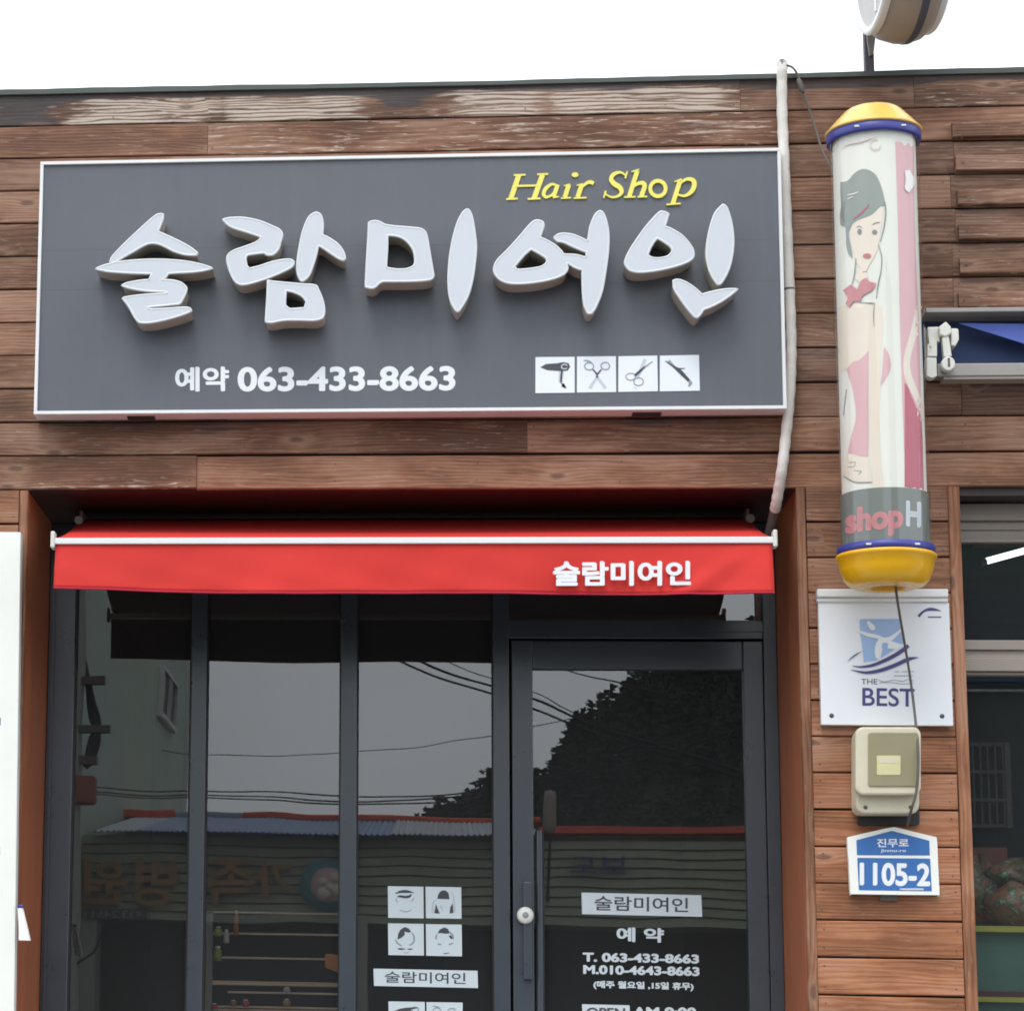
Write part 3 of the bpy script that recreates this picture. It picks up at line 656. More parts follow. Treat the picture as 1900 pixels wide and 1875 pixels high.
letters = [
 (A2, [[(208,437),(225,400),(300,320),(400,225),(500,135),(545,105),(578,105),(572,150),(540,228),(580,243),(650,275),(720,310),(780,345),(820,378),(815,390),(740,388),(660,365),(600,335),(545,312),(490,308),(440,325),(380,360),(300,405),(245,440),(215,443)],
       [(105,488),(180,460),(300,437),(450,425),(600,425),(740,437),(850,460),(928,485),(850,503),(760,512),(640,518),(612,525),(600,545),(568,568),(640,570),(700,585),(738,615),(742,640),(728,680),(700,730),(690,735),(600,745),(478,757),(478,775),(600,770),(700,762),(760,765),(778,785),(720,810),(600,845),(500,865),(430,868),(400,855),(370,810),(340,755),(295,695),(340,685),(450,672),(600,663),(606,656),(590,650),(480,645),(400,635),(330,620),(290,605),(330,588),(420,572),(480,567),(490,550),(500,522),(420,520),(300,515),(180,505)]]),
 (A2, [[(1003,140),(1060,130),(1150,130),(1250,150),(1340,185),(1400,215),(1418,250),(1405,300),(1395,340),(1380,365),(1350,388),(1310,388),(1285,375),(1170,390),(1160,420),(1170,470),(1190,487),(1260,470),(1350,440),(1430,425),(1480,425),(1500,440),(1490,470),(1440,500),(1350,540),(1250,575),(1160,598),(1115,595),(1080,565),(1050,500),(1033,430),(1040,390),(1080,360),(1150,335),(1230,305),(1270,275),(1265,260),(1220,245),(1150,222),(1080,200),(1035,175)],
       [(1660,92),(1690,110),(1705,170),(1700,250),(1745,270),(1810,315),(1850,370),(1862,415),(1850,428),(1810,410),(1750,370),(1690,330),(1670,330),(1660,380),(1640,450),(1610,530),(1570,570),(1550,570),(1530,520),(1527,450),(1540,350),(1565,230),(1600,140),(1630,105)],
       [(1320,570),(1350,578),(1450,588),(1560,598),(1650,605),(1670,630),(1700,700),(1715,770),(1710,820),(1690,840),(1640,850),(1540,848),(1430,850),(1350,865),(1305,862),(1308,800),(1315,700)],
       [(1445,640),(1500,652),(1560,680),(1592,720),(1578,765),(1520,770),(1470,770),(1438,745),(1440,690)]]),
 (A3, [[(190,610),(240,597),(290,605),(350,635),(440,650),(560,660),(690,672),(740,695),(768,750),(795,900),(830,1100),(835,1150),(815,1180),(760,1192),(650,1200),(500,1203),(350,1203),(300,1215),(250,1260),(210,1270),(155,1260),(165,1050),(180,800)],
       [(372,740),(440,742),(520,765),(590,820),(640,900),(655,1000),(640,1050),(570,1080),(470,1085),(380,1070),(360,1050),(368,900)],
       [(1170,482),(1195,490),(1225,560),(1250,700),(1265,850),(1255,1000),(1230,1180),(1190,1330),(1140,1430),(1090,1505),(1070,1505),(1020,1420),(995,1300),(990,1150),(1005,950),(1035,780),(1080,620),(1130,520)]]),
 (A4, [[(345,458),(375,452),(405,462),(412,485),(400,530),(385,570),(430,590),(495,628),(540,670),(555,690),(640,695),(715,715),(718,672),(700,668),(620,635),(555,605),(510,595),(490,570),(520,550),(570,545),(640,560),(725,600),(735,550),(745,490),(780,410),(812,385),(835,405),(860,480),(870,570),(865,680),(845,830),(820,960),(780,1060),(750,1105),(725,1105),(700,1040),(690,930),(688,800),(640,785),(590,755),(575,755),(580,790),(560,825),(500,855),(400,880),(270,895),(170,893),(110,870),(72,830),(65,785),(90,730),(160,660),(250,560),(310,490)],
       [(325,652),(380,683),(432,718),(436,750),(400,777),(320,793),(230,798),(206,777),(240,735),(280,690)]]),
 (A4, [[(1225,400),(1255,390),(1292,405),(1280,450),(1265,495),(1310,510),(1390,560),(1450,630),(1470,680),(1460,720),(1400,755),(1300,785),(1180,808),(1080,815),(1020,800),(990,760),(995,720),(1030,650),(1090,560),(1150,480)],
       [(1215,574),(1255,597),(1310,637),(1322,670),(1290,704),(1230,718),(1180,715),(1146,697),(1162,650),(1190,602)],
       [(1680,340),(1705,365),(1735,460),(1750,570),(1745,680),(1720,790),(1680,870),(1655,900),(1640,900),(1600,840),(1572,760),(1563,680),(1570,600),(1590,500),(1625,400)],
       [(1330,875),(1365,870),(1420,890),(1480,930),(1530,975),(1600,955),(1690,938),(1780,935),(1720,985),(1650,1030),(1590,1060),(1540,1080),(1520,1110),(1495,1135),(1470,1120),(1420,1060),(1370,990),(1335,930)]])]
for (off, s_), loops in letters:
    wl = [poly(LF, catmull(lp, True, 5, 50), off, s_) for lp in loops]
    v, f = curve_mesh(wl, .5); hm = (LB-LF)
    v = [(a, LF+.004+(d+.5)*(hm-.004), b) for a, d, b in v]
    lo = MB().add(v, f).build('raised_letter', M['side'], sign)
    v, f = curve_mesh(wl, .5)
    MB().add([(a, LF+.0005+(d+.5)*.006, b) for a, d, b in v], f).build('letter_face', M['face'], lo)
    t = MB()
    for lp in wl:
        pth = [(a, LF+.004, b) for a, b in lp]; n = len(pth); k = 8; vv = []; ff = []
        for i in range(n):
            a, c = Vector(pth[i-1]), Vector(pth[(i+1) % n]); tg = (c-a).normalized(); nn = tg.cross(Vector((0, 1, 0))).normalized()
            vv += [Vector(pth[i])+nn*.0048*math.cos(6.2832*q/k)+Vector((0, 1, 0))*.0048*math.sin(6.2832*q/k) for q in range(k)]
        for i in range(n):
            for q in range(k): ff.append((i*k+q, i*k+(q+1) % k, ((i+1) % n)*k+(q+1) % k, ((i+1) % n)*k+q))
        t.add(vv, ff, True)
    t.build('letter_rim', M['rim'], lo)
py_ = SY+.004
hair = [[(238,135,36),(182,300,36)],[(203,136,13),(285,133,13)],[(150,305,13),(230,301,13)],[(405,133,36),(345,300,36)],[(368,131,13),(445,128,13)],[(300,304,13),(390,300,13)],[(210,213,14),(390,208,14)],
 [(505,208,14),(470,200,18),(430,228,26),(412,268,26),(428,292,20),(460,282,16),(490,252,12)],[(512,203,30),(482,290,30)],[(478,292,18),(520,288,8)],
 [(590,205,32),(562,292,32)],[(555,212,8),(600,202,14)],[(535,299,11),(605,296,11)],ell(634,134,24,17),
 [(682,203,32),(652,292,32)],[(645,209,8),(692,200,14)],[(625,299,11),(715,296,11)],[(675,232,12),(710,197,20),(742,186,26),(765,196,26)],
 [(992,140,10),(955,118,16),(908,130,26),(888,165,30),(910,197,34),(948,222,34),(962,255,28),(938,284,18),(890,292,14),(848,270,10)],[(1002,110,10),(988,160,14)],[(850,248,14),(836,298,10)],
 [(1072,108,32),(1015,290,32)],[(1032,114,8),(1085,98,12)],[(980,293,11),(1060,290,11)],[(1035,228,12),(1075,198,22),(1112,194,30),(1124,215,32),(1110,260,32),(1100,288,32)],[(1075,291,11),(1142,288,11)],
 ringpts(1218,232,54,54,26,0,360,30,-25),
 [(1372,183,32),(1322,340,32)],[(1335,185,8),(1385,168,14)],[(1278,345,11),(1378,338,11)],[(1362,205,14),(1415,168,20),(1462,172,30),(1474,205,34),(1455,252,30),(1405,284,18),(1350,272,12)]]
decal(hair, py_, A4[0], 3.8, 'yellow_words', M['ink_yellow'], sign, .004)
text_px('예약', py_, (325, 681), (425, 727), 'phone_lettering', M['ink_white'], sign, .032, -1, .002)
text_px('063-433-8663', py_, (441, 681), (845, 727), 'phone_lettering', M['ink_white'], sign, .032, -2, .002)
O6 = (950, 630); s6 = 4.75
def icon_tile(box, shapes):
    mb = MB(); mb.prism(poly(py_-.001, box, O6, s6), py_-.002, py_); o = mb.build('icon_tile', M['tile'], sign)
    for i, (mm, sh) in enumerate(shapes): decal(sh, py_-.0022-.0006*i, O6, s6, 'tool_drawing', M[mm], o, .0003)
icon_tile([(207,155),(552,152),(553,468),(206,472)], [('ink_pale', [[(435,280,46),(428,380,36)]]), ('ink_dark', [[(250,243),(300,215),(400,208),(450,198),(500,208),(512,240),(490,272),(440,278),(310,268)],[(440,272,16),(434,330,18),(432,378,14)],[(432,385,6),(462,394,8),(440,410,7),(478,426,8)]]), ('ink_pale', [ringpts(462,238,26,20,9,30,340)])])
icon_tile([(573,150),(915,147),(918,462),(572,466)], [('ink_pale', [[(752,325,20),(685,430,32)],[(748,325,20),(825,430,32)]]), ('ink_grey', [ringpts(680,235,40,32,10),ringpts(822,232,38,32,10),[(632,183,8),(680,190,12),(712,215,8)]]), ('ink_dark', [[(712,260,10),(755,312,16)],[(788,262,10),(745,312,16)],ell(750,326,11,9)])])
icon_tile([(938,148),(1280,141),(1286,455),(936,461)], [('ink_pale', [[(1108,330,26),(1175,172,34)],[(1085,415,8),(1090,432,10),(1105,430,6)]]), ('ink_grey', [ringpts(1045,326,42,30,9),ringpts(1115,370,42,34,9),[(1130,270,16),(1238,192,8)]]), ('ink_dark', [[(1085,315,22),(1130,275,22),(1170,238,12)]])])
icon_tile([(1303,142),(1648,135),(1655,450),(1302,456)], [('ink_grey', [[(1375,188,36),(1465,272,14)],[(1560,360,26),(1578,385,26),(1556,412,16)]]), ('ink_dark', [[(1352,188,8),(1420,235,16),(1475,275,34),(1560,362,26)],[(1450,256,16),(1525,254,5)]])])
# screw slots under the box
for u in (262, 1200):
    p = P(u, 778, -.05); MB().box(p.x-.05, p.x+.05, -.07, -.03, sz0-.006, sz0+.001).build('drain_lug', M['soffit'], sign, bevel=.003)

# ------------------------------------------------------------------ red awning
AY = -.19
aw = thing('red_awning', 'red fabric awning with a white front bar over the entrance', 'awning', (1.45, .2, 3.05))
ax0, ax1 = X(104, 1005, AY), X(1432, 1005, AY)
bzL = Z(780, 1003, AY)
ry, rz = .42, Z(780, 960, .42)
def underside_shade(o, th):                       # underside shade painted in as a second, darker cloth colour
    o.data.materials.append(M['red_shaded']); md = o.modifiers.new('solid', 'SOLIDIFY'); md.thickness = th; md.material_offset = 1; md.material_offset_rim = 0
fab = MB(); nx, ny = 60, 10; v = []; f = []
for j in range(ny+1):
    t = j/ny
    for i in range(nx+1):
        s_ = i/nx; x = ax0+.006+(ax1-ax0-.012)*s_
        sag = -.02*math.sin(math.pi*t)*(0.6+.4*math.sin(math.pi*s_))
        v.append((x, AY+.004+(ry-AY)*t, bzL+.014+(rz-bzL-.014)*t+sag))
for j in range(ny):
    for i in range(nx): f.append((j*(nx+1)+i, j*(nx+1)+i+1, (j+1)*(nx+1)+i+1, (j+1)*(nx+1)+i))
o = fab.add(v, f, True).build('canopy', M['red'], aw)
underside_shade(o, .002)
val = MB(); nx, ny = 120, 14; v = []; f = []
def vz(s_): return Z(102+1328*s_, 1094+9*smooth(0, .35, s_)+1.5*math.sin(s_*9), AY)
def vy(s_, t):
    return AY-.004-.006*t*math.sin(s_*21+1)-.0022*t*math.sin(s_*57+3*t)-.0014*math.sin(s_*38-9*t)*t-.006*t*math.sin(s_*7)-.022*t*math.exp(-((s_-1)/.05)**2)-.016*max(0, 1-abs((s_-.965+.09*(t-.1)))/.03)*t - .012*t*math.exp(-(s_/.06)**2)
for j in range(ny+1):
    t = j/ny
    for i in range(nx+1):
        s_ = i/nx; x = ax0+(ax1-ax0)*s_ + (.004*(s_-.5))*t; z0 = bzL-.008
        v.append((x, vy(s_, t), z0+(vz(s_)+.006-z0)*t))
for j in range(ny):
    for i in range(nx): f.append((j*(nx+1)+i, j*(nx+1)+i+1, (j+1)*(nx+1)+i+1, (j+1)*(nx+1)+i))
vo_ = val.add(v, f, True).build('valance', M['red'], aw); underside_shade(vo_, .0016)
hm = MB(); hm.tube([(ax0+(ax1-ax0)*i/60+.004*(i/60-.5), vy(i/60, 1), vz(i/60)+.004) for i in range(61)], .0038, 8); hm.build('hem', M['hem'], vo_)
text_px('술람미여인', AY-.017, (1026, 1041), (1282, 1087), 'valance_lettering', M['ink_white'], vo_, .036, -1, .0008)
MB().box(ax0-.004, ax1+.004, AY-.014, AY+.022, bzL-.012, bzL+.010).build('front_bar', M['alu'], aw, bevel=.003)
for x in (ax0-.010, ax1+.010):
    MB().box(x-.0075, x+.0075, AY-.02, AY+.032, bzL-.026, bzL+.034).build('end_cap', M['cast'], aw, bevel=.005)
rl = MB(); rl.tube([(ax0+.02, ry+.02, rz-.034), (ax1-.02, ry+.02, rz-.034)], .03, 20); rl.build('roller', M['grey'], aw)
for x in (ax0+.012, ax1-.012):
    b_ = MB(); b_.box(x-.006, x+.006, ry-.06, GY-.01, rz-.05, rz+.022); b_.tube([(x, ry-.12, rz-.03), (x, ry-.01, rz-.02)], .016, 12); b_.build('wall_bracket', M['grey'], aw, bevel=.004)

# ------------------------------------------------------------------ barber pole
BY = -.27; br = .150
bc = P(1634.5, 650, BY-.02); bcx = bc.x
def pz(v, r): # height of the front of a ring of radius r seen at v
    return Z(1636+(v-650)*.022, v, BY-r)
zt0, zt1 = pz(240, br), pz(221, br+.008)
zb1, zb0 = pz(999, br+.012), pz(1014, br+.015)
pole = thing('barber_pole', 'cylindrical barber pole sign with yellow caps and a printed picture of a woman', 'barber pole', (bcx, BY, zb0-.1))
C = lambda z: (bcx, BY, z)
dr = br-.012
MB().lathe([(dr, zb1-.004), (dr, zt0+.004)], C(0), 96).build('printed_drum', M['drum'], pole)
MB().lathe([(br, zb1-.002), (br, zt0+.002)], C(0), 96).build('clear_tube', M['clear'], pole, fixn=True)
rings = MB()
MB().lathe([(br-.004, zt0-.002), (br+.006, zt0), (br+.008, zt0+.004), (br+.008, zt1-.003), (br+.004, zt1), (br-.02, zt1)], C(0), 72).build('blue_ring', M['blue'], pole)
MB().lathe([(br-.02, zb0), (br+.006, zb0), (br+.011, zb0+.003), (br+.010, zb1-.002), (br+.002, zb1+.001), (br-.004, zb1+.001)], C(0), 72).build('blue_ring', M['blue'], pole)
H_ = .098
MB().lathe([(br+.004, zt1-.002), (br+.012, zt1), (br+.0125, zt1+.006), (br+.005, zt1+.013), (br-.014, zt1+.036), (br-.052, zt1+.078), (br-.064, zt1+.086), (br-.085, zt1+.090), (0.001, zt1+.093)], C(0), 72).build('top_cap', M['yellow_top'], pole)
MB().lathe([(br, zb0+.001), (br+.013, zb0), (br+.015, zb0-.006), (br+.013, zb0-.013), (br+.008, zb0-.017), (br+.002, zb0-.05), (br-.012, zb0-.085), (br-.03, zb0-.103), (br-.05, zb0-.109), (.062, zb0-.112), (.058, zb0-.110), (.055, zb0-.09), (.055, zb0-.03), (0.001, zb0-.03)], C(0), 72).build('bottom_cap', M['yellow'], pole)
for a in (-118, -62):
    for zz, rr in (((zt0+zt1)/2, br+.0085), ((zb0+zb1)/2, br+.0115)):
        x, y = bcx+rr*math.cos(R(a)), BY+rr*math.sin(R(a)); MB().box(x-.011, x+.011, y-.0015, y+.004, zz-.003, zz+.003).build('clip', M['alu'], pole, bevel=.001)
for zz in (zt0-.12, zb1+.12):
    br_ = MB(); br_.box(bcx-.03, bcx+.03, BY+br+.001, -.02, zz-.02, zz+.02); br_.box(bcx-.06, bcx+.06, -.026, -.004, zz-.05, zz+.05)
    br_.build('bracket', M['cast'], pole, bevel=.003)
def on_cyl(u, v, r):
    d = ray(u, v); ox, oy = EYE.x-bcx, EYE.y-BY; a = d.x**2+d.y**2; b = 2*(ox*d.x+oy*d.y); c = ox*ox+oy*oy-r*r
    q = b*b-4*a*c
    if q < 0: q = 0
    return EYE+d*((-b-math.sqrt(q))/(2*a))
lay = [0]
def wrap(shapes, off, s_, name, m, k=1):
    mb = MB()
    for sh in shapes:
        pts = ribbon_pts(sh) if len(sh[0]) == 3 else catmull(sh, True, 3, 50)
        pts = [(off[0]+a/s_, off[1]+b/s_) for a, b in pts]
        us = [p[0] for p in pts]; vs = [p[1] for p in pts]; ins = []
        st = 4
        x = min(us)+st/2
        while x < max(us):
            y = min(vs)+st/2
            while y < max(vs): ins.append((x, y)); y += st*2.5
            x += st
        n = len(pts)
        r = geometry.delaunay_2d_cdt([Vector(p) for p in pts+ins], [(i, (i+1) % n) for i in range(n)], [list(range(n))], 1, 1e-4)
        lay[0] += 1
        mb.add([on_cyl(p.x, p.y, dr+.0004+.00013*lay[0]) for p in r[0]], [tuple(q) for q in r[2]], True)
    return mb.build(name, m, pole, fixn=False)
B8 = ((1480, 170), 4.1667); B7 = ((1540, 560), 4.26)
wrap([[(1661,262),(1696,268),(1697,420),(1706,620),(1712,905),(1680,903),(1671,640),(1666,420)]], (0, 0), 1, 'printed_stripe', M['ppink'])
wrap([[(590,640),(615,670),(680,830),(725,950),(742,1485),(590,1460)]], *B7, 'printed_stripe', M['pcrim'])
wrap([[(705,30,40),(660,250,52),(612,430,52),(612,560,56),(660,690,54),(715,820,40),(738,930,16)]], *B7, 'printed_swirl', M['pskin'])
wrap([[(65,40),(150,25),(350,12),(412,70),(415,300),(395,420),(310,400),(230,460),(130,530),(70,560)]], *B7, 'printed_figure', M['pskin'])
wrap([[(305,385),(400,340),(398,660),(388,900),(402,1250),(432,1462),(340,1480),(322,1250),(306,1000)]], *B7, 'printed_figure', M['pskin'])
wrap([[(130,535),(180,475),(230,460),(308,385),(302,600),(302,1000),(302,1222),(220,1215),(140,1190),(170,1050),(205,900),(180,700)],[(428,350),(470,430),(476,540),(398,668),(412,560)]], *B7, 'printed_dress', M['ppink'])
wrap([[(130,1195),(220,1215),(300,1235),(335,1420),(200,1420),(105,1375)]], *B7, 'printed_figure', M['pskin'])
wrap([[(105,1375,6),(200,1425,9),(335,1424,6)],[(150,1270,5),(200,1265,6),(190,1300,5),(140,1305,5)],[(185,1330,5),(250,1340,6),(225,1365,5)],[(130,690,5),(120,760,6),(105,900,4)],[(350,20,5),(345,120,7),(350,200,3)]], *B7, 'printed_line', M['pdgrey'])
wrap([[(430,1020),(480,990),(560,960),(600,930),(640,885),(664,900),(655,1000),(640,1080),(625,1180),(600,1260),(560,1330),(530,1385),(500,1375),(460,1330),(430,1250),(410,1160),(405,1080)],[(470,1360),(530,1385),(545,1440),(480,1480),(440,1440)]], *B8, 'printed_face', M['pskin'])
wrap([[(330,700),(385,690),(430,640),(480,605),(530,600),(590,630),(630,690),(660,780),(678,870),(640,890),(600,930),(560,960),(480,990),(430,1020),(400,1060),(395,1120),(410,1200),(424,1285),(390,1250),(375,1180),(372,1100),(365,1040),(330,1030),(325,960),(335,880),(330,800)]], *B8, 'printed_hair', M['pgrey'])
wrap([[(672,850,12),(682,940,10),(668,1050,10),(640,1160,6)],[(625,1180,5),(650,1280,8),(646,1380,8),(625,1480,10),(608,1600,6)],[(455,1050,5),(478,1042,8),(500,1058,4)],[(575,1030,4),(605,1016,10),(638,1012,5)],[(500,1395,4),(535,1390,6)],[(480,1630,4),(600,1636,6)],[(360,1010,8),(345,950,26),(360,850,14)],[(450,1290,6),(440,1400,8),(420,1490,5)]], *B8, 'printed_line', M['pdgrey'])
wrap([ell(478,1082,17,22),ell(595,1086,20,18)], *B8, 'printed_eye', M['pdgrey'])
wrap([ell(536,1270,32,19)], *B8, 'printed_lips', M['plip'])
wrap([[(425,990,5),(500,930,14),(555,870,5)]], *B8, 'printed_lips', M['pcrim'])
wrap([[(385,800,5),(430,790,8),(470,775,4)],[(385,830,5),(430,812,7)],[(830,610),(865,605),(890,650),(920,690),(890,740),(860,780),(830,750),(835,690)]], *B8, 'printed_line', M['pwhite'])
wrap([[(350,1535),(410,1490),(460,1530),(490,1460),(530,1440),(560,1470),(610,1480),(580,1530),(500,1580),(490,1620),(430,1620),(400,1665),(370,1640),(385,1590)]], *B8, 'printed_bow', M['pbow'])
wrap([[(330,430,4),(400,400,14),(480,385,16),(560,360,12),(620,345,5)],ringpts(600,405,40,40,9,0,300)], *B8, 'printed_line', M['pfaint'])
zband = pz(904, dr); lay[0] += 2
bd = MB().lathe([(dr+.0004+.00013*lay[0], zb1-.002), (dr+.0004+.00013*lay[0], zband)], C(0), 96).build('printed_band', M['pband'], pole)
def cyl_text(s, tl, br_px, skew, m, bold):
    lay[0] += 2
    v, f = text_lists(s, bold, 1); w = []
    for a, d, b in v:
        p = on_cyl(tl[0]+(br_px[0]-tl[0])*a, br_px[1]+(tl[1]-br_px[1])*b+skew(a), dr+.0012+.00013*lay[0]); w.append(p)
    MB().add(w, f).build('band_lettering', m, bd, fixn=False)
cyl_text('shop', (1568, 938), (1676, 999), lambda a: 6-20*a+8*a*a, M['pbow'], .05)
cyl_text('H', (1681, 928), (1709, 976), lambda a: 3*a, M['ink_pale'], .04)

# ------------------------------------------------------------------ cables and conduit
def px_path(pts): return [tuple(P(u, v, y)) for u, v, y in pts]
cp = catmull([(1451,118,-.05),(1451,200,-.032),(1455,300,-.035),(1460,420,-.035),(1465,540,-.035),(1468,640,-.036),(1466,720,-.038),(1459,800,-.034),(1451,870,-.03),(1442,925,.02),(1438,946,.06)], False, 8)
cp = [(1453, 124, .12), (1451, 119, .04)]+cp
con = thing('conduit_pipe', 'white wrapped conduit pipe running down beside the right edge of the sign', 'pipe', tuple(P(1460, 500, -.03)))
MB().tube([tuple(P(*q)) for q in cp], [.0185+.0012*math.sin(i*1.9) for i in range(len(cp))], 16).build('pipe_sleeve', M['conduit'], con)
jt = P(1464.5, 537, -.035); MB().lathe([(.0195, -.004), (.0205, 0), (.0195, .004)], tuple(jt), 20).build('joint_band', M['cable'], con)
MB().tube([tuple(P(u, v, y)) for u, v, y in ((1438,944,.055),(1434,962,.09),(1428,986,.14),(1420,1010,.2))], [.017, .017, .016, .015], 12).build('dark_hose', M['cable'], con)
wr = MB(); wr.tube([tuple(P(*q)) for q in catmull([(1449,124,.02),(1462,122,-.02),(1474,129,-.03),(1484,150,-.03),(1497,190,-.035),(1512,235,-.04),(1528,285,-.07),(1549,322,-.15)], False, 8)], .0042, 8)
q0, q1 = P(1481, 146, -.034), P(1490, 172, -.036); wr.tube([q0, q0.lerp(q1, .2), q0.lerp(q1, .8), q1], [.005, .0105, .0105, .005], 10)
tag(wr.build('power_cable', M['cable']), 'thin dark cable with a connector hanging from the roof edge to the barber pole', 'cable')
wr = MB(); wr.tube([tuple(P(*q)) for q in catmull([(1662,1088,-.27),(1666,1120,-.24),(1677,1185,-.13),(1690,1265,-.075),(1699,1340,-.135),(1704,1400,-.165),(1701,1462,-.17),(1690,1505,-.15),(1683,1530,-.03)], False, 8)], .0045, 8)
tag(wr.build('power_cable', M['cable']), 'thin dark cable hanging from the barber pole bottom across the white plaque', 'cable')

# ------------------------------------------------------------------ white plaque
pyq = -.036
plq = thing('wall_plaque', 'white square plaque with a blue and purple logo and the word BEST', 'plaque', tuple(P(1643, 1346, -.02)))
MB().prism([(P(a, b, pyq).x, P(a, b, pyq).z) for a, b in ((1518, 1116), (1761, 1118), (1769, 1346), (1524, 1344))], pyq, -.008).build('plaque_board', M['plaque'], plq, bevel=.002)
rl = MB(); a_, b_ = P(1516, 1092, pyq-.012), P(1760, 1116, pyq-.012)
rl.box(a_.x, b_.x, pyq-.013, -.006, b_.z+.016, a_.z); rl.box(a_.x, b_.x, pyq-.006, -.0065, b_.z, b_.z+.0155); rl.build('top_rail', M['alu'], plq, bevel=.004)
for u, v in ((1543, 1327), (1748, 1328)):
    p = P(u, v, pyq); MB().lathe([(0.001, -.003), (.007, -.002), (.008, 0)], (p.x, pyq, p.z), 16, 'y').build('screw', M['ink_dark'], plq)
B6 = ((1540, 1130), 8.927); B2 = ((1480, 1060), 4.262)
lg = decal([[(490,170),(560,160),(1165,158),(1180,300),(1215,560),(960,740),(760,850),(560,880),(530,600),(500,400)]], pyq, *B6, 'logo_square', M['skyb'], plq)
decal([[(480,360,30),(620,420,60),(800,460,60),(1000,550,60),(1180,600,40)],[(620,200,40),(700,300,90),(740,330,30)],[(1200,320,30),(1010,480,70),(830,540,90),(800,700,120),(800,820,60)],[(960,600,90),(1150,640,60)]], pyq-.0012, *B6, 'logo_figure', M['plaque'], lg)
decal([[(370,935,6),(520,952,30),(720,920,50),(950,825,60),(1150,715,66),(1300,600,60)],[(350,1000,5),(600,1045,44),(850,1005,60),(1100,915,64),(1300,825,60),(1460,795,8)],[(300,850,5),(400,770,22),(530,690,4)]], pyq-.0022, *B6, 'logo_swoosh', M['navy'], lg)
decal([[(955,355,22),(1000,312,18),(1060,298,26),(1135,312,4)],[(1030,360,10),(1135,360,10)]], pyq, *B2, 'corner_logo', M['navy'], plq)
text_px('BEST', pyq-.0004, (1600, 1275), (1697, 1309), 'plaque_lettering', M['navy'], plq, .012, 2, .0004)
text_px('THE', pyq-.0004, (1598, 1259), (1628, 1269), 'plaque_lettering', M['ink_dark'], plq, .004, 0, .0004)
decal([[(800,1165,10),(900,1200,14),(1050,1170,10),(1200,1190,14),(1300,1160,9),(1390,1185,9)],[(820,1215,12),(1000,1210,12),(1200,1235,12),(1390,1225,9)],[(1060,1100,14),(1370,1100,14)],[(1060,1030,10),(1140,1030,12)],[(1190,1030,10),(1280,1030,12)],[(1330,1030,12),(1390,1030,10)]], pyq-.0004, *B6, 'fine_print', M['ink_grey'], plq)

# ------------------------------------------------------------------ electricity meter
mt = thing('meter_box', 'beige plastic electricity meter with a tinted window on the pilaster', 'meter', tuple(P(1648, 1510, -.06)))
def rrect(u0, v0, u1, v1, y, rad=14, sk=0, n=5):
    o = []
    for cx, cy, a in ((u1-rad, v0+rad, -90), (u1-rad, v1-rad, 0), (u0+rad, v1-rad, 90), (u0+rad, v0+rad, 180)):
        for k in range(n+1):
            t = R(a+90*k/n); uu, vv = cx+rad*math.cos(t), cy+rad*math.sin(t); o.append((uu, vv))
    return poly(y, o)
MB().prism(rrect(1592, 1490, 1706, 1530, -.02, 4), -.022, -.002).build('back_plate', M['black'], mt)
mbd = MB().prism(rrect(1588, 1350, 1706, 1509, -.11, 16), -.112, -.006).build('meter_body', M['meter'], mt, bevel=.008)
MB().prism(rrect(1587, 1348, 1709, 1474, -.15, 15), -.152, -.1125).build('meter_cover', M['meter'], mt, bevel=.007)
MB().prism(rrect(1611, 1358, 1704, 1458, -.158, 5), -.157, -.1525).build('meter_window', M['meterw'], mt, bevel=.002)
for u_ in (1606, 1690):
    p = P(u_, 1497, -.113); MB().lathe([(.001, -.004), (.006, -.003), (.007, 0)], (p.x, -.112, p.z), 14, 'y').build('screw', M['cable'], mt)
MB().prism(rrect(1627, 1401, 1671, 1437, -.159, 2), -.1585, -.1572).build('meter_label', M['meterl'], mt)
MB().prism(rrect(1631, 1405, 1667, 1415, -.16, 2), -.1592, -.1586).build('meter_label', M['meter'], mt)

# ------------------------------------------------------------------ address plate
ay = -.034; BA = ((1560, 1530), 9.5)
ad = thing('address_plate', 'blue and white house number plate 1105-2 with a peaked top', 'house number', tuple(P(1658, 1658, -.02)))
MB().prism(poly(ay, catmull([(150,205),(520,120),(880,42),(985,42),(1300,120),(1660,205),(1697,262),(1720,750),(1742,1200),(1725,1232),(900,1225),(190,1215),(170,1190),(145,700),(120,262)], True, 4, 40), *BA), ay, -.006).build('plate_body', M['offwhite'], ad, bevel=.004)
decal([[(275,265),(900,100),(1560,275),(1570,535),(285,530)],[(290,575),(1575,590),(1605,1165),(320,1145)]], ay, *BA, 'blue_field', M['plateb'], ad, .0008)
text_px('1105-2', ay-.0012, (1595, 1599), (1726, 1642), 'plate_number', M['ink_white'], ad, .035, 2, .0006)
text_px('진무로', ay-.0012, (1627, 1555), (1686, 1571), 'plate_lettering', M['ink_white'], ad, .02, 0, .0006)
text_px('Jinmu-ro', ay-.0012, (1634, 1574.5), (1681, 1581.5), 'plate_lettering', M['ink_white'], ad, .01, 0, .0006)
decal([[(1040,1125,20),(1150,1130,34),(1300,1128,34),(1460,1130,34)]], ay-.0012, *BA, 'fine_print', M['ink_pale'], ad, .0006)
lg = MB(); p = P(1650, 1663, -.02); lg.box(p.x-.03, p.x+.03, -.012, -.003, p.z-.014, p.z+.02); lg.build('fixing_lug', M['cable'], ad, bevel=.004)

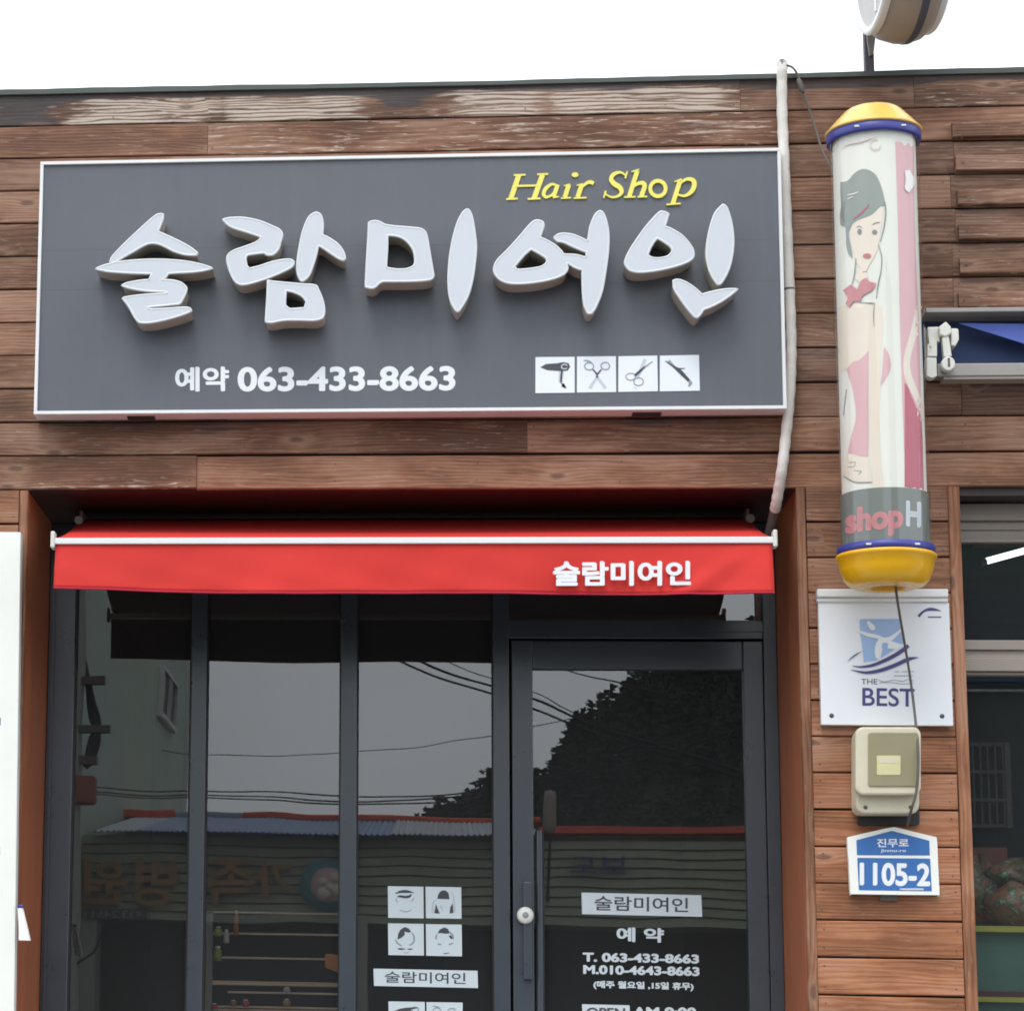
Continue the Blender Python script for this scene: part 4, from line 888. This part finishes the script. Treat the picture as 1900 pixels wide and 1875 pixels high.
# ------------------------------------------------------------------ round projecting sign on the roof
yr = .06
ps = thing('round_roof_sign', 'round double-faced lightbox sign on a dark post above the roof edge', 'sign', tuple(P(1612, 130, yr)))
pa, pb = P(1603.5, 128, yr), P(1621, 128, yr)
MB().box(pa.x, pb.x, yr-.02, yr+.016, pa.z-.05, pa.z+.95).build('post', M['postm'], ps, bevel=.003)
mb = MB(); mb.prism(poly(yr-.03, [(1606,52),(1626,56),(1621,100),(1613,105),(1609,80)]), yr-.034, yr-.021); mb.build('bracket_plate', M['grey'], ps, bevel=.002)
RR = .30; yd = -.29
pl_ = P(1634, 55, yd); cxr = pl_.x+.083; czr = pl_.z+RR
ang = R(4)
MB().tube([(pa.x*.5+pb.x*.5, yr-.01, czr), (cxr, yd+.1, czr)], .02, 12).build('mounting_arm', M['postm'], ps)
def drum(name, m, prof, smooth=True):
    mb = MB().lathe(prof, (0, 0, 0), 64, 'x', smooth); ca, sa = math.cos(ang), math.sin(ang)
    mb.v = [(cxr+x*ca-y*sa, yd+x*sa+y*ca, czr+z) for x, y, z in mb.v]; return mb.build(name, m, ps)
drum('lightbox_body', M['boxb'], [(RR-.03, -.098), (RR-.002, -.085), (RR+.018, -.06), (RR+.032, -.01), (RR+.032, .03), (RR+.018, .07), (RR-.002, .09), (RR-.03, .098)])
drum('body_stripe', M['dstripe'], [(RR+.030, .012), (RR+.0342, .016), (RR+.0335, .034), (RR+.028, .042)])
for sg in (-1, 1):
    drum('face_rim', M['white'], [(RR, sg*.084), (RR+.002, sg*.102), (RR-.004, sg*.112), (RR-.024, sg*.110), (RR-.027, sg*.098)])
    drum('face_panel', M['boxf'], [(.001, sg*.1005), (RR-.024, sg*.1)])
mb = MB(); ca, sa = math.cos(ang), math.sin(ang)
mb.add([(cxr+x*ca-y*sa, yd+x*sa+y*ca, czr+z) for x, y, z in [(-.1035,-.02,-.24),(-.1035,.0,-.24),(-.1035,.0,.2),(-.1035,-.02,.2),(-.1006,-.02,-.24),(-.1006,.0,-.24),(-.1006,.0,.2),(-.1006,-.02,.2)]], [(0,1,2,3),(4,5,6,7),(0,1,5,4),(1,2,6,5),(2,3,7,6),(3,0,4,7)])
mb.build('face_stroke', M['white'], ps)

# ------------------------------------------------------------------ neighbour's blue awning
nb = thing('blue_awning', 'retracted blue awning with white cast arm brackets above the right shop window', 'awning', (4.2, -.15, 3.55))
ny_ = -.16
nx0 = X(1719, 640, ny_)
zt = lambda v, y=ny_: Z(1800, v, y)
MB().box(nx0, 5.6, ny_-.01, -.012, zt(580), zt(572)).build('cover_rail', M['grey'], nb, bevel=.002)
MB().box(nx0+.004, 5.6, -.05, -.026, zt(682), zt(580)).build('canvas_shaded', M['nav'], nb)  # dark sheet coloured as the canvas underside in shade
mb = MB().prism(poly(ny_+.04, [(1778, 600), (1960, 602), (1960, 660), (1900, 638), (1840, 619)]), ny_+.036, ny_+.039); lab(mb.build('canvas_lit', M['peri'], nb), 'bright blue patch of canvas with sky light painted in')
MB().box(nx0+.03, 5.6, ny_-.02, ny_+.02, zt(700), zt(676.5)).build('front_bar', M['grey'], nb, bevel=.003)
MB().box(nx0+.05, 5.6, ny_-.016, ny_+.05, zt(705.5), zt(700.3)).build('bar_lip', M['beige'], nb, bevel=.001)
E5 = ((1680, 560), 8.636)
def arm(name, shapes, y0, y1):
    mb = MB()
    for i, sh in enumerate(shapes):
        pts = ribbon_pts(sh) if len(sh[0]) == 3 else sh
        mb.prism(poly(y0, pts, *E5), y0+.003*i, y1-.002*i)
    return mb.build(name, M['cast'], nb, bevel=.004)
arm('arm_joint', [[(355,400),(540,395),(560,640),(370,650)]], ny_-.03, ny_+.03)
arm('arm_joint', [[(735,420),(850,425),(860,600),(800,715),(730,690)]], ny_-.03, ny_+.03)
arm('arm_knuckle', [[(535,400),(650,310),(735,400),(735,500),(640,560),(550,520)]], ny_-.055, ny_+.02)
arm('arm_rod', [[(640,560,95),(650,620,110),(680,870,125)]], ny_-.05, ny_-.02)
arm('arm_eye', [ell(690,985,108,115)], ny_-.065, ny_-.03)
decal([[(695,900,34),(700,1040,38)]], ny_-.066, *E5, 'eye_slot', M['cable'], nb)
arm('arm_bracket', [[(380,650,170),(430,650,150),(430,870,155)],[(345,880),(500,885),(510,1180),(430,1215),(350,1180)]], ny_-.04, ny_+.01)

# ------------------------------------------------------------------ white board at the left, hanging tag
wb = tag(MB().prism([(P(a, b, -.07).x, P(a, b, -.07).z) for a, b in ((-400, 983), (38.5, 987), (23, 2100), (-400, 2090))], -.07, -.02).build('white_board', M['offwhite'], bevel=.003),
         'tall white signboard standing at the left edge beside the entrance', 'signboard')
decal([[(-12,1330),(2,1331),(1.5,1345),(-12,1345)],[(-12,1571),(0,1571),(0,1586),(-12,1586)]], -.07, (0, 0), 1, 'printed_mark', M['ink_grey'], wb, .0006)
tg = thing('paper_tag', 'small white paper pouch with a blue top hanging at the left jamb', 'tag', tuple(P(45, 1740, -.05)))
mb = MB(); n = 14; v = []; f = []
for j in range(9):
    t = j/8
    for k in range(n):
        a = 6.2832*k/n; wv = 1+.12*math.sin(3*a+2*t)
        c = P(38+7.5*t, 1684+60*t, -.075); v.append((c.x+(.010+.011*t)*math.cos(a)*wv, -.078+(.006+.010*t)*math.sin(a)*wv, c.z))
for j in range(8):
    for k in range(n): f.append((j*n+k, j*n+(k+1) % n, (j+1)*n+(k+1) % n, (j+1)*n+k))
mb.add(v, f, True).add(v[-n:], [tuple(range(n))]).build('pouch', M['offwhite'], tg)
p = P(38, 1681, -.078); MB().box(p.x-.011, p.x+.011, -.085, -.071, p.z-.004, p.z+.006).build('blue_tab', M['blue'], tg, bevel=.002)

# ------------------------------------------------------------------ things inside
yi = GY+.3
rk = thing('steel_rack', 'open steel rack of horizontal rails behind the middle window pane', 'rack', (X(500, 1850, yi), yi, FLOOR))
rx0, rx1 = X(395, 1750, yi), X(645, 1750, yi)
for x in (rx0-.02, rx1):
    MB().box(x-.02, x+.02, yi-.015, yi+.015, FLOOR, Z(400, 1690, yi)).build('upright', M['grey'], rk)
for v_, a in ((1693, 0), (1732, 0), (1777, 0), (1822, 0), (1826, 0), (1841, .06), (1868, 0), (1874, 0), (1912, 0)):
    z_ = Z(500, v_, yi); MB().tube([(rx0+a, yi, z_), (rx1, yi, z_)], .0043, 8).build('shelf_rail', M['rail'], rk)
bottles = [(405,1736,18,14,(170,176,90),'yellow-green bottle with a white lid left on the second rack rail'),(420,1749,26,11,(214,210,200),'pale grey bottle hanging just under the second rack rail'),
 (404,1782,28,15,(156,160,70),'olive bottle standing behind the third rack rail'),(438,1734,46,10,(196,110,60),'slim orange-brown bottle standing above the second rack rail'),
 (398,1872,12,12,(190,60,66),'small red jar at the left end of the bottom rack rail'),(433,1866,12,12,(170,120,100),'small tan jar beside the red jars on the bottom rack rail'),
 (456,1867,14,13,(196,70,76),'red jar right of the tan jar on the bottom rack rail'),(532,1840,10,13,(206,200,200),'white capped jar on the short rack rail'),(532,1866,14,14,(190,150,116),'beige jar on the bottom rack rail below the white jar')]
for u, v_, hp_, wp, c, lb in bottles:
    p = P(u, v_, yi-.03); k = 1/F*9.95; H2, r_ = hp_*k, wp*k/2
    t = thing('bottle', lb, 'bottle', (p.x, yi-.03, p.z), 'bottles and jars on the steel rack')
    mm = mat('bottle_paint', rgb(*c), .35)
    MB().lathe([(.001, 0), (r_, .001), (r_, H2*.72), (r_*.5, H2*.82), (r_*.5, H2*.86)], (p.x, yi-.03, p.z), 16).build('bottle_body', mm, t)
    MB().lathe([(r_*.6, H2*.84), (r_*.6, H2), (.001, H2)], (p.x, yi-.03, p.z), 16).build('lid', M['offwhite'], t)
p = P(622, 1770, yi-.05)
mb = MB(); mb.prism(poly(yi-.05, [(604,1770),(612,1769),(640,1774),(640,1802),(625,1803),(604,1794)]), yi-.1, yi-.03)
tag(mb.build('paper_box', mat('orange_paper', rgb(214, 130, 70), .6)), 'orange and yellow box on the right end of the steel rack', 'box')

tl_ = thing('tube_lamp', 'lit white fluorescent tube under the ceiling of the right shop', 'lamp', tuple(P(1880, 1030, 1.2)))
a_, b_ = P(1829, 1041, .8), P(2010, 992, .95)
MB().tube([a_, b_], .012, 16).build('lit_tube', M['lamp'], tl_)
e_ = (b_-a_).normalized(); MB().tube([a_-e_*.03, a_-e_*.002], .014, 16).build('end_fitting', M['grey'], tl_)
MB().box(min(a_.x, b_.x), max(a_.x, b_.x), 1.0, 1.06, a_.z+.1, a_.z+.14).build('lamp_housing', M['grey'], tl_)
sh = thing('shop_shelf', 'yellow edged shelf with maroon and yellow stripes behind the right shop window', 'shelf', (4.4, .7, FLOOR))
ys = .38
MB().box(XP+.01, 5.5, ys, ys+.5, Z(1850, 1728, ys), Z(1850, 1717, ys)).build('shelf_edge', M['ybar'], sh)
MB().box(XP+.01, 5.5, ys, ys+.02, Z(1850, 1848, ys), Z(1850, 1838, ys)).build('stripe', M['maroon'], sh)
MB().box(XP+.01, 5.5, ys+.001, ys+.02, Z(1850, 1858, ys), Z(1850, 1848.3, ys)).build('stripe', M['ybar'], sh)
MB().box(XP+.01, 5.5, ys+.03, ys+.05, FLOOR, Z(1850, 1728.5, ys)).build('shelf_front', M['room2'], sh)
zs = Z(1850, 1717, ys)+.001
def lump(cx, cy, cz, rx, ry_, rz_, seed):
    rnd = random.Random(seed); mb = MB(); v = []; f = []; n, m_ = 26, 16; ph = [rnd.uniform(0, 6) for _ in range(8)]
    for j in range(m_+1):
        t = math.pi*j/m_
        for k in range(n):
            a = 6.2832*k/n; q = 1+.09*math.sin(3*a+ph[0])+.07*math.sin(5*t+4*a+ph[1])+.06*math.sin(9*a+7*t+ph[2])
            v.append((cx+rx*math.sin(t)*math.cos(a)*q, cy+ry_*math.sin(t)*math.sin(a)*q, cz+rz_*(1-math.cos(t))/2*2*(.96+.08*math.sin(4*a+ph[3]))))
    for j in range(m_):
        for k in range(n): f.append((j*n+k, j*n+(k+1) % n, (j+1)*n+(k+1) % n, (j+1)*n+k))
    return mb.add(v, f, True)
pp = P(1868, 1640, ys+.15)
tag(lump(pp.x+.05, ys+.16, zs, .15, .13, .085, 3).build('produce_bag', M['bag']), 'crumpled green and red produce bag standing on the yellow shelf', 'bag', 'produce bags on the yellow shelf')
tag(lump(pp.x+.07, ys+.2, zs+.14, .13, .13, .055, 5).build('produce_bag', M['bag']), 'red topped produce bag lying on top of the other bag', 'bag', 'produce bags on the yellow shelf')

tag(lump(pp.x-.075, ys+.24, zs, .07, .09, .13, 9).build('produce_bag', M['bag']), 'tall narrow produce bag pressed against the pilaster end of the yellow shelf', 'bag', 'produce bags on the yellow shelf')
mb = MB(); q = P(1822, 1612, ys+.3); mb.box(q.x-.06, q.x+.1, ys+.34, ys+.44, zs, zs+.30)
rc = thing('red_carton', 'dull red carton standing behind the produce bags in the right window', 'carton', (q.x, ys+.4, zs)); mb.build('carton_body', M['carton'], rc, bevel=.003)
q = P(1818, 1601, ys+.338); MB().lathe([(.001, -.001), (.022, -.001), (.022, .001)], (q.x, ys+.339, q.z), 24, 'y').build('printed_mark', M['ink_pale'], rc)

# ------------------------------------------------------------------ the other side of the street (seen mirrored in the glass)
MY = gy                                    # mirror plane of the entrance glass
def V(u, v, D, my=None):                   # real point across the street whose mirror image is seen at (u, v)
    my = MY if my is None else my
    p = P(u, v, my+D); return Vector((p.x, my-D, p.z))
D = 14; yb = MY-D
hz = lambda v, u=700: V(u, v, D).z
hx = lambda u, v=1600: V(u, v, D).x
hos = thing('clinic_building', 'low olive clinic building with blue roof reflected in the entrance glass', 'building', (hx(600), yb-3, 0))
x0, x1 = hx(150), hx(1500)
sd_ = MB(); n_ = 9; zt_, zb_ = hz(1552), hz(1712)
for k in range(n_):
    za = zb_+(zt_-zb_)*k/n_; zc = zb_+(zt_-zb_)*(k+1)/n_-.012
    sd_.add([(x0, yb, za), (x1, yb, za), (x1, yb-.02, zc), (x0, yb-.02, zc), (x0, yb-.2, za), (x1, yb-.2, za), (x1, yb-.2, zc), (x0, yb-.2, zc)], [(0,1,2,3),(4,5,6,7),(0,1,5,4),(3,2,6,7),(0,3,7,4),(1,2,6,5)])
sd_.box(x0, x1, yb-.3, yb-.1, zb_, zt_)
sd_.build('siding', M['siding'], hos)
for a, b in ((140, 182), (640, 680), (930, 975), (1440, 1500)): MB().box(hx(a), hx(b), yb-.4, yb, .1, zb_-.001).build('pillar', M['concrete'], hos)
MB().box(x0, x1, yb-1.2, yb-1.0, .1, zb_-.002).build('shopfront', M['shopdark'], hos)
# corrugated roof
def corr(name, ua, ub, m):
    mb = MB(); v = []; f = []; xa, xb = hx(ua), hx(ub); n = int(abs(xb-xa)/.026)
    for i in range(n+1):
        x = xa+(xb-xa)*i/n; w = .012*math.sin(math.pi*i)
        w = .010*(1 if i % 2 else -1)
        v += [(x, yb+.25, zt_+.01+w), (x, yb-3.2, V(700, 1521, D+3.2).z+w)]
    for i in range(n): f.append((2*i, 2*i+2, 2*i+3, 2*i+1))
    o = mb.add(v, f).build(name, m, hos); o.modifiers.new('solid', 'SOLIDIFY').thickness = .01
corr('roof', 178, 258, M['roofgrey']); corr('roof', 258.3, 720, M['roofblue']); corr('roof', 720.3, 1000, M['roofgrey'])
zr_ = V(700, 1523, D+3.2).z; zr1 = V(700, 1511, D+3.2).z
xr = lambda u: V(u, 1515, D+3.2).x
rg = MB(); rg.box(xr(178), xr(330), yb-3.5, yb-3.15, zr_, zr1+.03); rg.box(xr(450), xr(1000), yb-3.5, yb-3.15, zr_, zr1); rg.build('ridge_cap', M['ridge'], hos, bevel=.02)
MB().box(xr(330), xr(450), yb-3.5, yb-3.16, zr_, zr1).build('ridge_cap', M['roofgrey'], hos, bevel=.02)
MB().box(hx(1001), hx(1500), yb-.3, yb+.05, hz(1546, 1200), hz(1533, 1200)).build('fascia', M['ridge'], hos)
bw = MB(); bw.box(x0, x1, yb-5, yb-3.3, .1, zr_-.02); bw.box(hx(1001), hx(1500), yb-3, yb-.31, zb_, hz(1546, 1200)); bw.build('rear_wall', M['siding'], hos)
def ntext(s, u0, v0, u1, v1, D_, m, name, parent, bold, dep):
    v, f = text_lists(s, bold, 1); w = []
    for a, d, b in v:
        p = V(u0+(u1-u0)*(1-a), v1+(v0-v1)*b, D_); w.append((p.x, p.y-d*dep, p.z))
    return MB().add(w, f).build(name, m, parent)
for s_, u0, u1, v0, v1 in (('가', 472, 545, 1592, 1668), ('족', 385, 470, 1592, 1678), ('병', 252, 332, 1592, 1680), ('원', 152, 238, 1592, 1676)):
    ntext(s_, u0, v0, u1, v1, D-.06, M['gold'], 'sign_letter', hos, .022, .03)
pb_ = MB(); a_, b_ = V(160, 1685, D-.05), V(275, 1709, D-.05); pb_.box(a_.x, b_.x, yb+.02, yb+.045, b_.z, a_.z); po = pb_.build('number_board', M['shopdark'], hos)
ntext('433.2451', 170, 1689, 267, 1705, D-.055, M['ink_grey'], 'number_lettering', po, .01, .006)
ntext('010.4010', 388, 1692, 480, 1707, D-.055, M['ink_grey'], 'number_lettering', hos, .01, .006)
c = V(606, 1640, D-.08); em = MB().lathe([(.0, .0), (.225, .0), (.235, .02), (.0, .02)], (c.x, c.y-.02, c.z), 40, 'y').build('emblem', M['teal'], hos)
MB().lathe([(.0, .045), (.155, .045), (.16, .018), (0, .018)], (c.x+.02, c.y-.02, c.z), 32, 'y').build('emblem_disc', M['pinkd'], em)
mb = MB()
for ex, ez, er in ((-.055, .07, .042), (.05, .03, .034), (-.07, -.05, .05), (.045, -.075, .05), (.0, -.02, .03)): mb.lathe([(.0, .058), (er, .058), (er+.004, .045)], (c.x+.02-ex, c.y-.02, c.z+ez), 18, 'y')
mb.build('emblem_drawing', M['pskin'], em)
ntext('보도', 1058, 1590, 1165, 1622, D-.05, M['navy'], 'sign_letter', hos, .012, .01)
# pill-shaped side sign on the clinic
e0, e1 = V(1017, 1463, D-.6), V(1017, 1545, D-.6)
sp = thing('side_sign', 'narrow upright lightbox sign on a rod reflected in the door glass', 'sign', tuple(e1))
mb = MB(); mb.lathe([(.001, 0), (.05, .02), (.06, .08), (.06, e0.z-e1.z-.08), (.05, e0.z-e1.z-.02), (.001, e0.z-e1.z)], tuple(e1), 20); mb.build('lightbox', M['boxb'], sp)
MB().tube([(e1.x, e1.y, e1.z-.6), (e1.x, e1.y, V(1017, 1424, D-.6).z)], .014, 8).build('rod', M['wire'], sp)
# tall pale block
D3 = 20; tb_ = thing('pale_block', 'tall pale green rendered block with one window reflected in the left pane', 'building', (V(200, 1500, D3).x, MY-D3-4, 0))
xw = V(345, 1400, 24).x; yA, yB = MY-24, MY-12.4; zT = V(345, 1040, 24).z
MB().box(xw-9, xw, yA, yB, 0, zT).build('wall', M['tallw'], tb_)
MB().box(xw+.001, xw+.06, yA-.03, yA+.16, 0, zT+.05).build('corner_strip', M['white'], tb_)
def wallp(u, v):                          # point of the side wall mirrored at (u, v)
    d = ray(u, v); p = EYE+d*((xw-EYE.x)/d.x); return p.z, 2*MY-p.y
za, ya_ = wallp(293, 1233); zb2, _ = wallp(293, 1330); _, yb_ = wallp(320, 1300); e = .05; wn = MB()
for a, b, c_, d_ in ((ya_, ya_-e, zb2, za), (yb_+e, yb_, zb2, za), (ya_-e, yb_+e, za-e, za), (ya_-e, yb_+e, zb2, zb2+e), ((ya_+yb_)/2+.03, (ya_+yb_)/2-.03, zb2+e, za-e)): wn.box(xw+.001, xw+.06, b, a, c_, d_)
wo = wn.build('window', M['alu'], tb_); MB().box(xw+.0005, xw+.02, yb_+e, ya_-e, zb2+e, za-e).build('window_glass', M['shopdark'], wo)
# utility pole with wires
D4 = 11; up = thing('utility_pole', 'concrete utility pole with transformer gear reflected in the far left pane', 'utility pole', tuple(V(138, 1600, D4)))
q = V(140, 1600, D4); up.location = (q.x, q.y, 0)
MB().lathe([(.075, 0), (.055, 8.5)], (q.x-.03, q.y, 0), 16).build('pole_shaft', M['concrete'], up)
g_ = MB(); z1 = V(140, 1440, D4).z
g_.box(q.x-.06, q.x+.15, q.y-.1, q.y+.1, V(140, 1493, D4).z, V(140, 1437, D4).z); g_.build('equipment_box', mat('rust_box', rgb(140, 84, 66), .7), up, bevel=.02)
for v_, w_ in ((1262, .2), (1352, .26), (1408, .16)):
    zz = V(140, v_, D4).z; g_ = MB().box(q.x-.9, q.x+w_, q.y-.05, q.y+.05, zz-.03, zz+.03); g_.build('cross_arm', M['cable'], up)
mb = MB()
for i in range(3): mb.tube([tuple(V(*p)) for p in catmull([(150+6*i,1210+30*i,D4+.2),(170,1290+20*i,D4),(184,1340+15*i,D4),(170,1370+20*i,D4),(158,1420,D4)], False, 6)], .02, 8)
mb.tube([tuple(V(134, 1500, D4)), tuple(V(128, 1670, D4))], .012, 6); mb.tube([tuple(V(147, 1500, D4)), tuple(V(143, 1670, D4))], .012, 6)
mb.tube([tuple(V(*p)) for p in catmull([(188,1730,D4),(178,1765,D4),(150,1785,D4),(140,1790,D4)], False, 6)], .012, 6)
mb.build('drop_cable', M['wire'], up)
def wire(pts, r, lb):
    mb = MB(); mb.tube([tuple(V(*p)) for p in catmull(pts, False, 10)], r, 6); tag(mb.build('overhead_wire', M['wire']), lb, 'wire', 'overhead wires above the street')
wire([(-300,1440,14),(348,1466,12.5),(500,1471,12),(660,1480,12),(800,1475,12),(900,1460,12),(1100,1412,12),(1500,1250,11)], .0065, 'uppermost of the three slack wires just above the red ridge')
wire([(-300,1455,14),(348,1474,12.5),(500,1481,12),(660,1489,12),(800,1480,12),(900,1466,12),(1100,1424,12),(1500,1290,11)], .0065, 'middle of the three slack wires just above the red ridge')
wire([(-300,1460,14),(348,1479,12.5),(500,1487,12),(660,1493,12),(800,1487,12),(900,1474,12),(1100,1438,12),(1500,1310,11)], .0065, 'lowest of the three slack wires just above the red ridge')
wire([(400,1080,10),(738,1226,10),(918,1292,10),(1000,1320,10),(1120,1364,10),(1500,1480,10)], .009, 'thick steep wire crossing the third pane towards the hill, lower one')
wire([(400,1060,10),(780,1227,10),(918,1276,10),(1000,1302,10),(1120,1350,10),(1500,1470,10)], .010, 'thick steep wire crossing the third pane towards the hill, upper one')
wire([(500,1080,11),(832,1228,11),(918,1260,11),(1000,1290,11),(1100,1335,11),(1500,1460,11)], .0045, 'thin steep wire above the two thick ones')
wire([(300,1390,13),(380,1398,13),(550,1401,13),(700,1394,13),(910,1364,13),(1200,1300,13)], .004, 'very thin single wire high across the middle panes')
wire([(900,1190,12),(1060,1246,12),(1150,1268,12),(1260,1292,12),(1500,1330,12)], .0065, 'single wire across the top of the door glass')
# house opposite the right window
MR = WY+.02
hs_ = thing('dark_house', 'dark grey two-storey house with a barred window reflected in the right shop window', 'building', (V(1900, 1500, D, MR).x, MR-D-3, 0))
xa, xb = V(1640, 1450, D, MR).x, V(2500, 1450, D, MR).x
MB().box(xa, xb, MR-D-6, MR-D, 0, 8).build('wall', M['hwall'], hs_)
MB().box(xa-.02, xb, MR-D, MR-D+.5, V(1850, 1278, D, MR).z, V(1850, 1254, D, MR).z).build('canopy', M['roofblue'], hs_)
MB().box(xa-.02, xb, MR-D+.5, MR-D+.53, V(1850, 1283, D-.5, MR).z, V(1850, 1279, D-.5, MR).z).build('canopy_edge', M['white'], hs_)
a_, b_ = V(1760, 1378, D, MR), V(1876, 1536, D, MR); wn = MB(); y0 = MR-D
wn.box(b_.x-.045, b_.x, y0, y0+.08, b_.z, a_.z); wn.box(a_.x, b_.x-.046, y0, y0+.06, a_.z-.03, a_.z); wn.box(a_.x, b_.x-.046, y0, y0+.06, b_.z, b_.z+.03)
for k in range(8):
    x = a_.x+(b_.x-a_.x)*k/8; wn.box(x-.006, x+.006, y0+.062, y0+.075, b_.z, a_.z)
for t in (.32, .65): z_ = b_.z+(a_.z-b_.z)*t; wn.box(a_.x, b_.x, y0+.076, y0+.09, z_-.012, z_+.012)
wn.build('window', M['grey'], hs_)
# wooded hill
hill = MB(); DH = 380; nxh, nyh = 50, 14
prof = catmull([(640,1640),(760,1560),(835,1516),(880,1490),(920,1462),(1000,1456),(1030,1420),(1060,1372),(1110,1335),(1180,1290),(1240,1256),(1300,1215),(1360,1192),(1420,1182),(1600,1150),(1900,1100),(2300,1100)], False, 4)
def hill_h(u):
    for a, b in zip(prof[:-1], prof[1:]):
        if a[0] <= u <= b[0]: return V(u, a[1]+(b[1]-a[1])*(u-a[0])/(b[0]-a[0]), DH).z
    return 0
v = []; f = []
for i in range(nxh+1):
    u = 640+(2300-640)*i/nxh; x = V(u, 1500, DH).x; hh = max(1, hill_h(u)-4)
    for j in range(nyh+1):
        t = j/nyh; v.append((x, MY-DH+110-150*t, hh*smooth(0, .73, t)-.5))
for i in range(nxh):
    for j in range(nyh): f.append((i*(nyh+1)+j, (i+1)*(nyh+1)+j, (i+1)*(nyh+1)+j+1, i*(nyh+1)+j+1))
tag(hill.add(v, f, True).build('hill', M['hill']), None, None, kind='structure')
fo = MB(); rnd = random.Random(3)
def conifer(x, y, z, h, r):
    v = []; f = []; rd = rnd.random() < .5; n = 90; lean = rnd.uniform(-.08, .08)*h
    for q in range(n):
        t = rnd.random()**.85; lay_ = round(t*6)/6+rnd.uniform(-.04, .04)
        env = (1-t)**.75 if not rd else math.sin(math.pi*(.15+.8*t))**.8
        a = rnd.uniform(0, 6.2832); d = r*env*rnd.uniform(.1, 1.15); sz = rnd.uniform(.18, .6)
        c = Vector((x+lean*t+d*math.cos(a), y+d*math.sin(a), z+h*(.1+.9*lay_)-.12*d)); o = len(v)
        for k in range(3):
            b = a+2.0944*k+rnd.uniform(-.7, .7); v.append(c+Vector((math.cos(b)*sz*1.3, rnd.uniform(-.4, .4), math.sin(b)*sz*.8)))
        f.append((o, o+1, o+2))
    fo.add(v, f)
for i in range(1250):
    u = rnd.uniform(760, 1560); t = rnd.uniform(.25, .8) if i % 3 else rnd.uniform(.68, .78)
    x = V(u, 1500, DH).x; hh = max(1, hill_h(u)-4); h_ = rnd.choice((rnd.uniform(3, 5), rnd.uniform(4.5, 8)))
    conifer(x+rnd.uniform(-1, 1), MY-DH+110-150*t, hh*smooth(0, .73, t)-.8, h_, h_*rnd.uniform(.2, .36))
tag(fo.build('hillside_wood', M['forest'], fixn=False), 'dense dark conifer wood on the hillside reflected in the door glass', 'wood', kind='stuff')
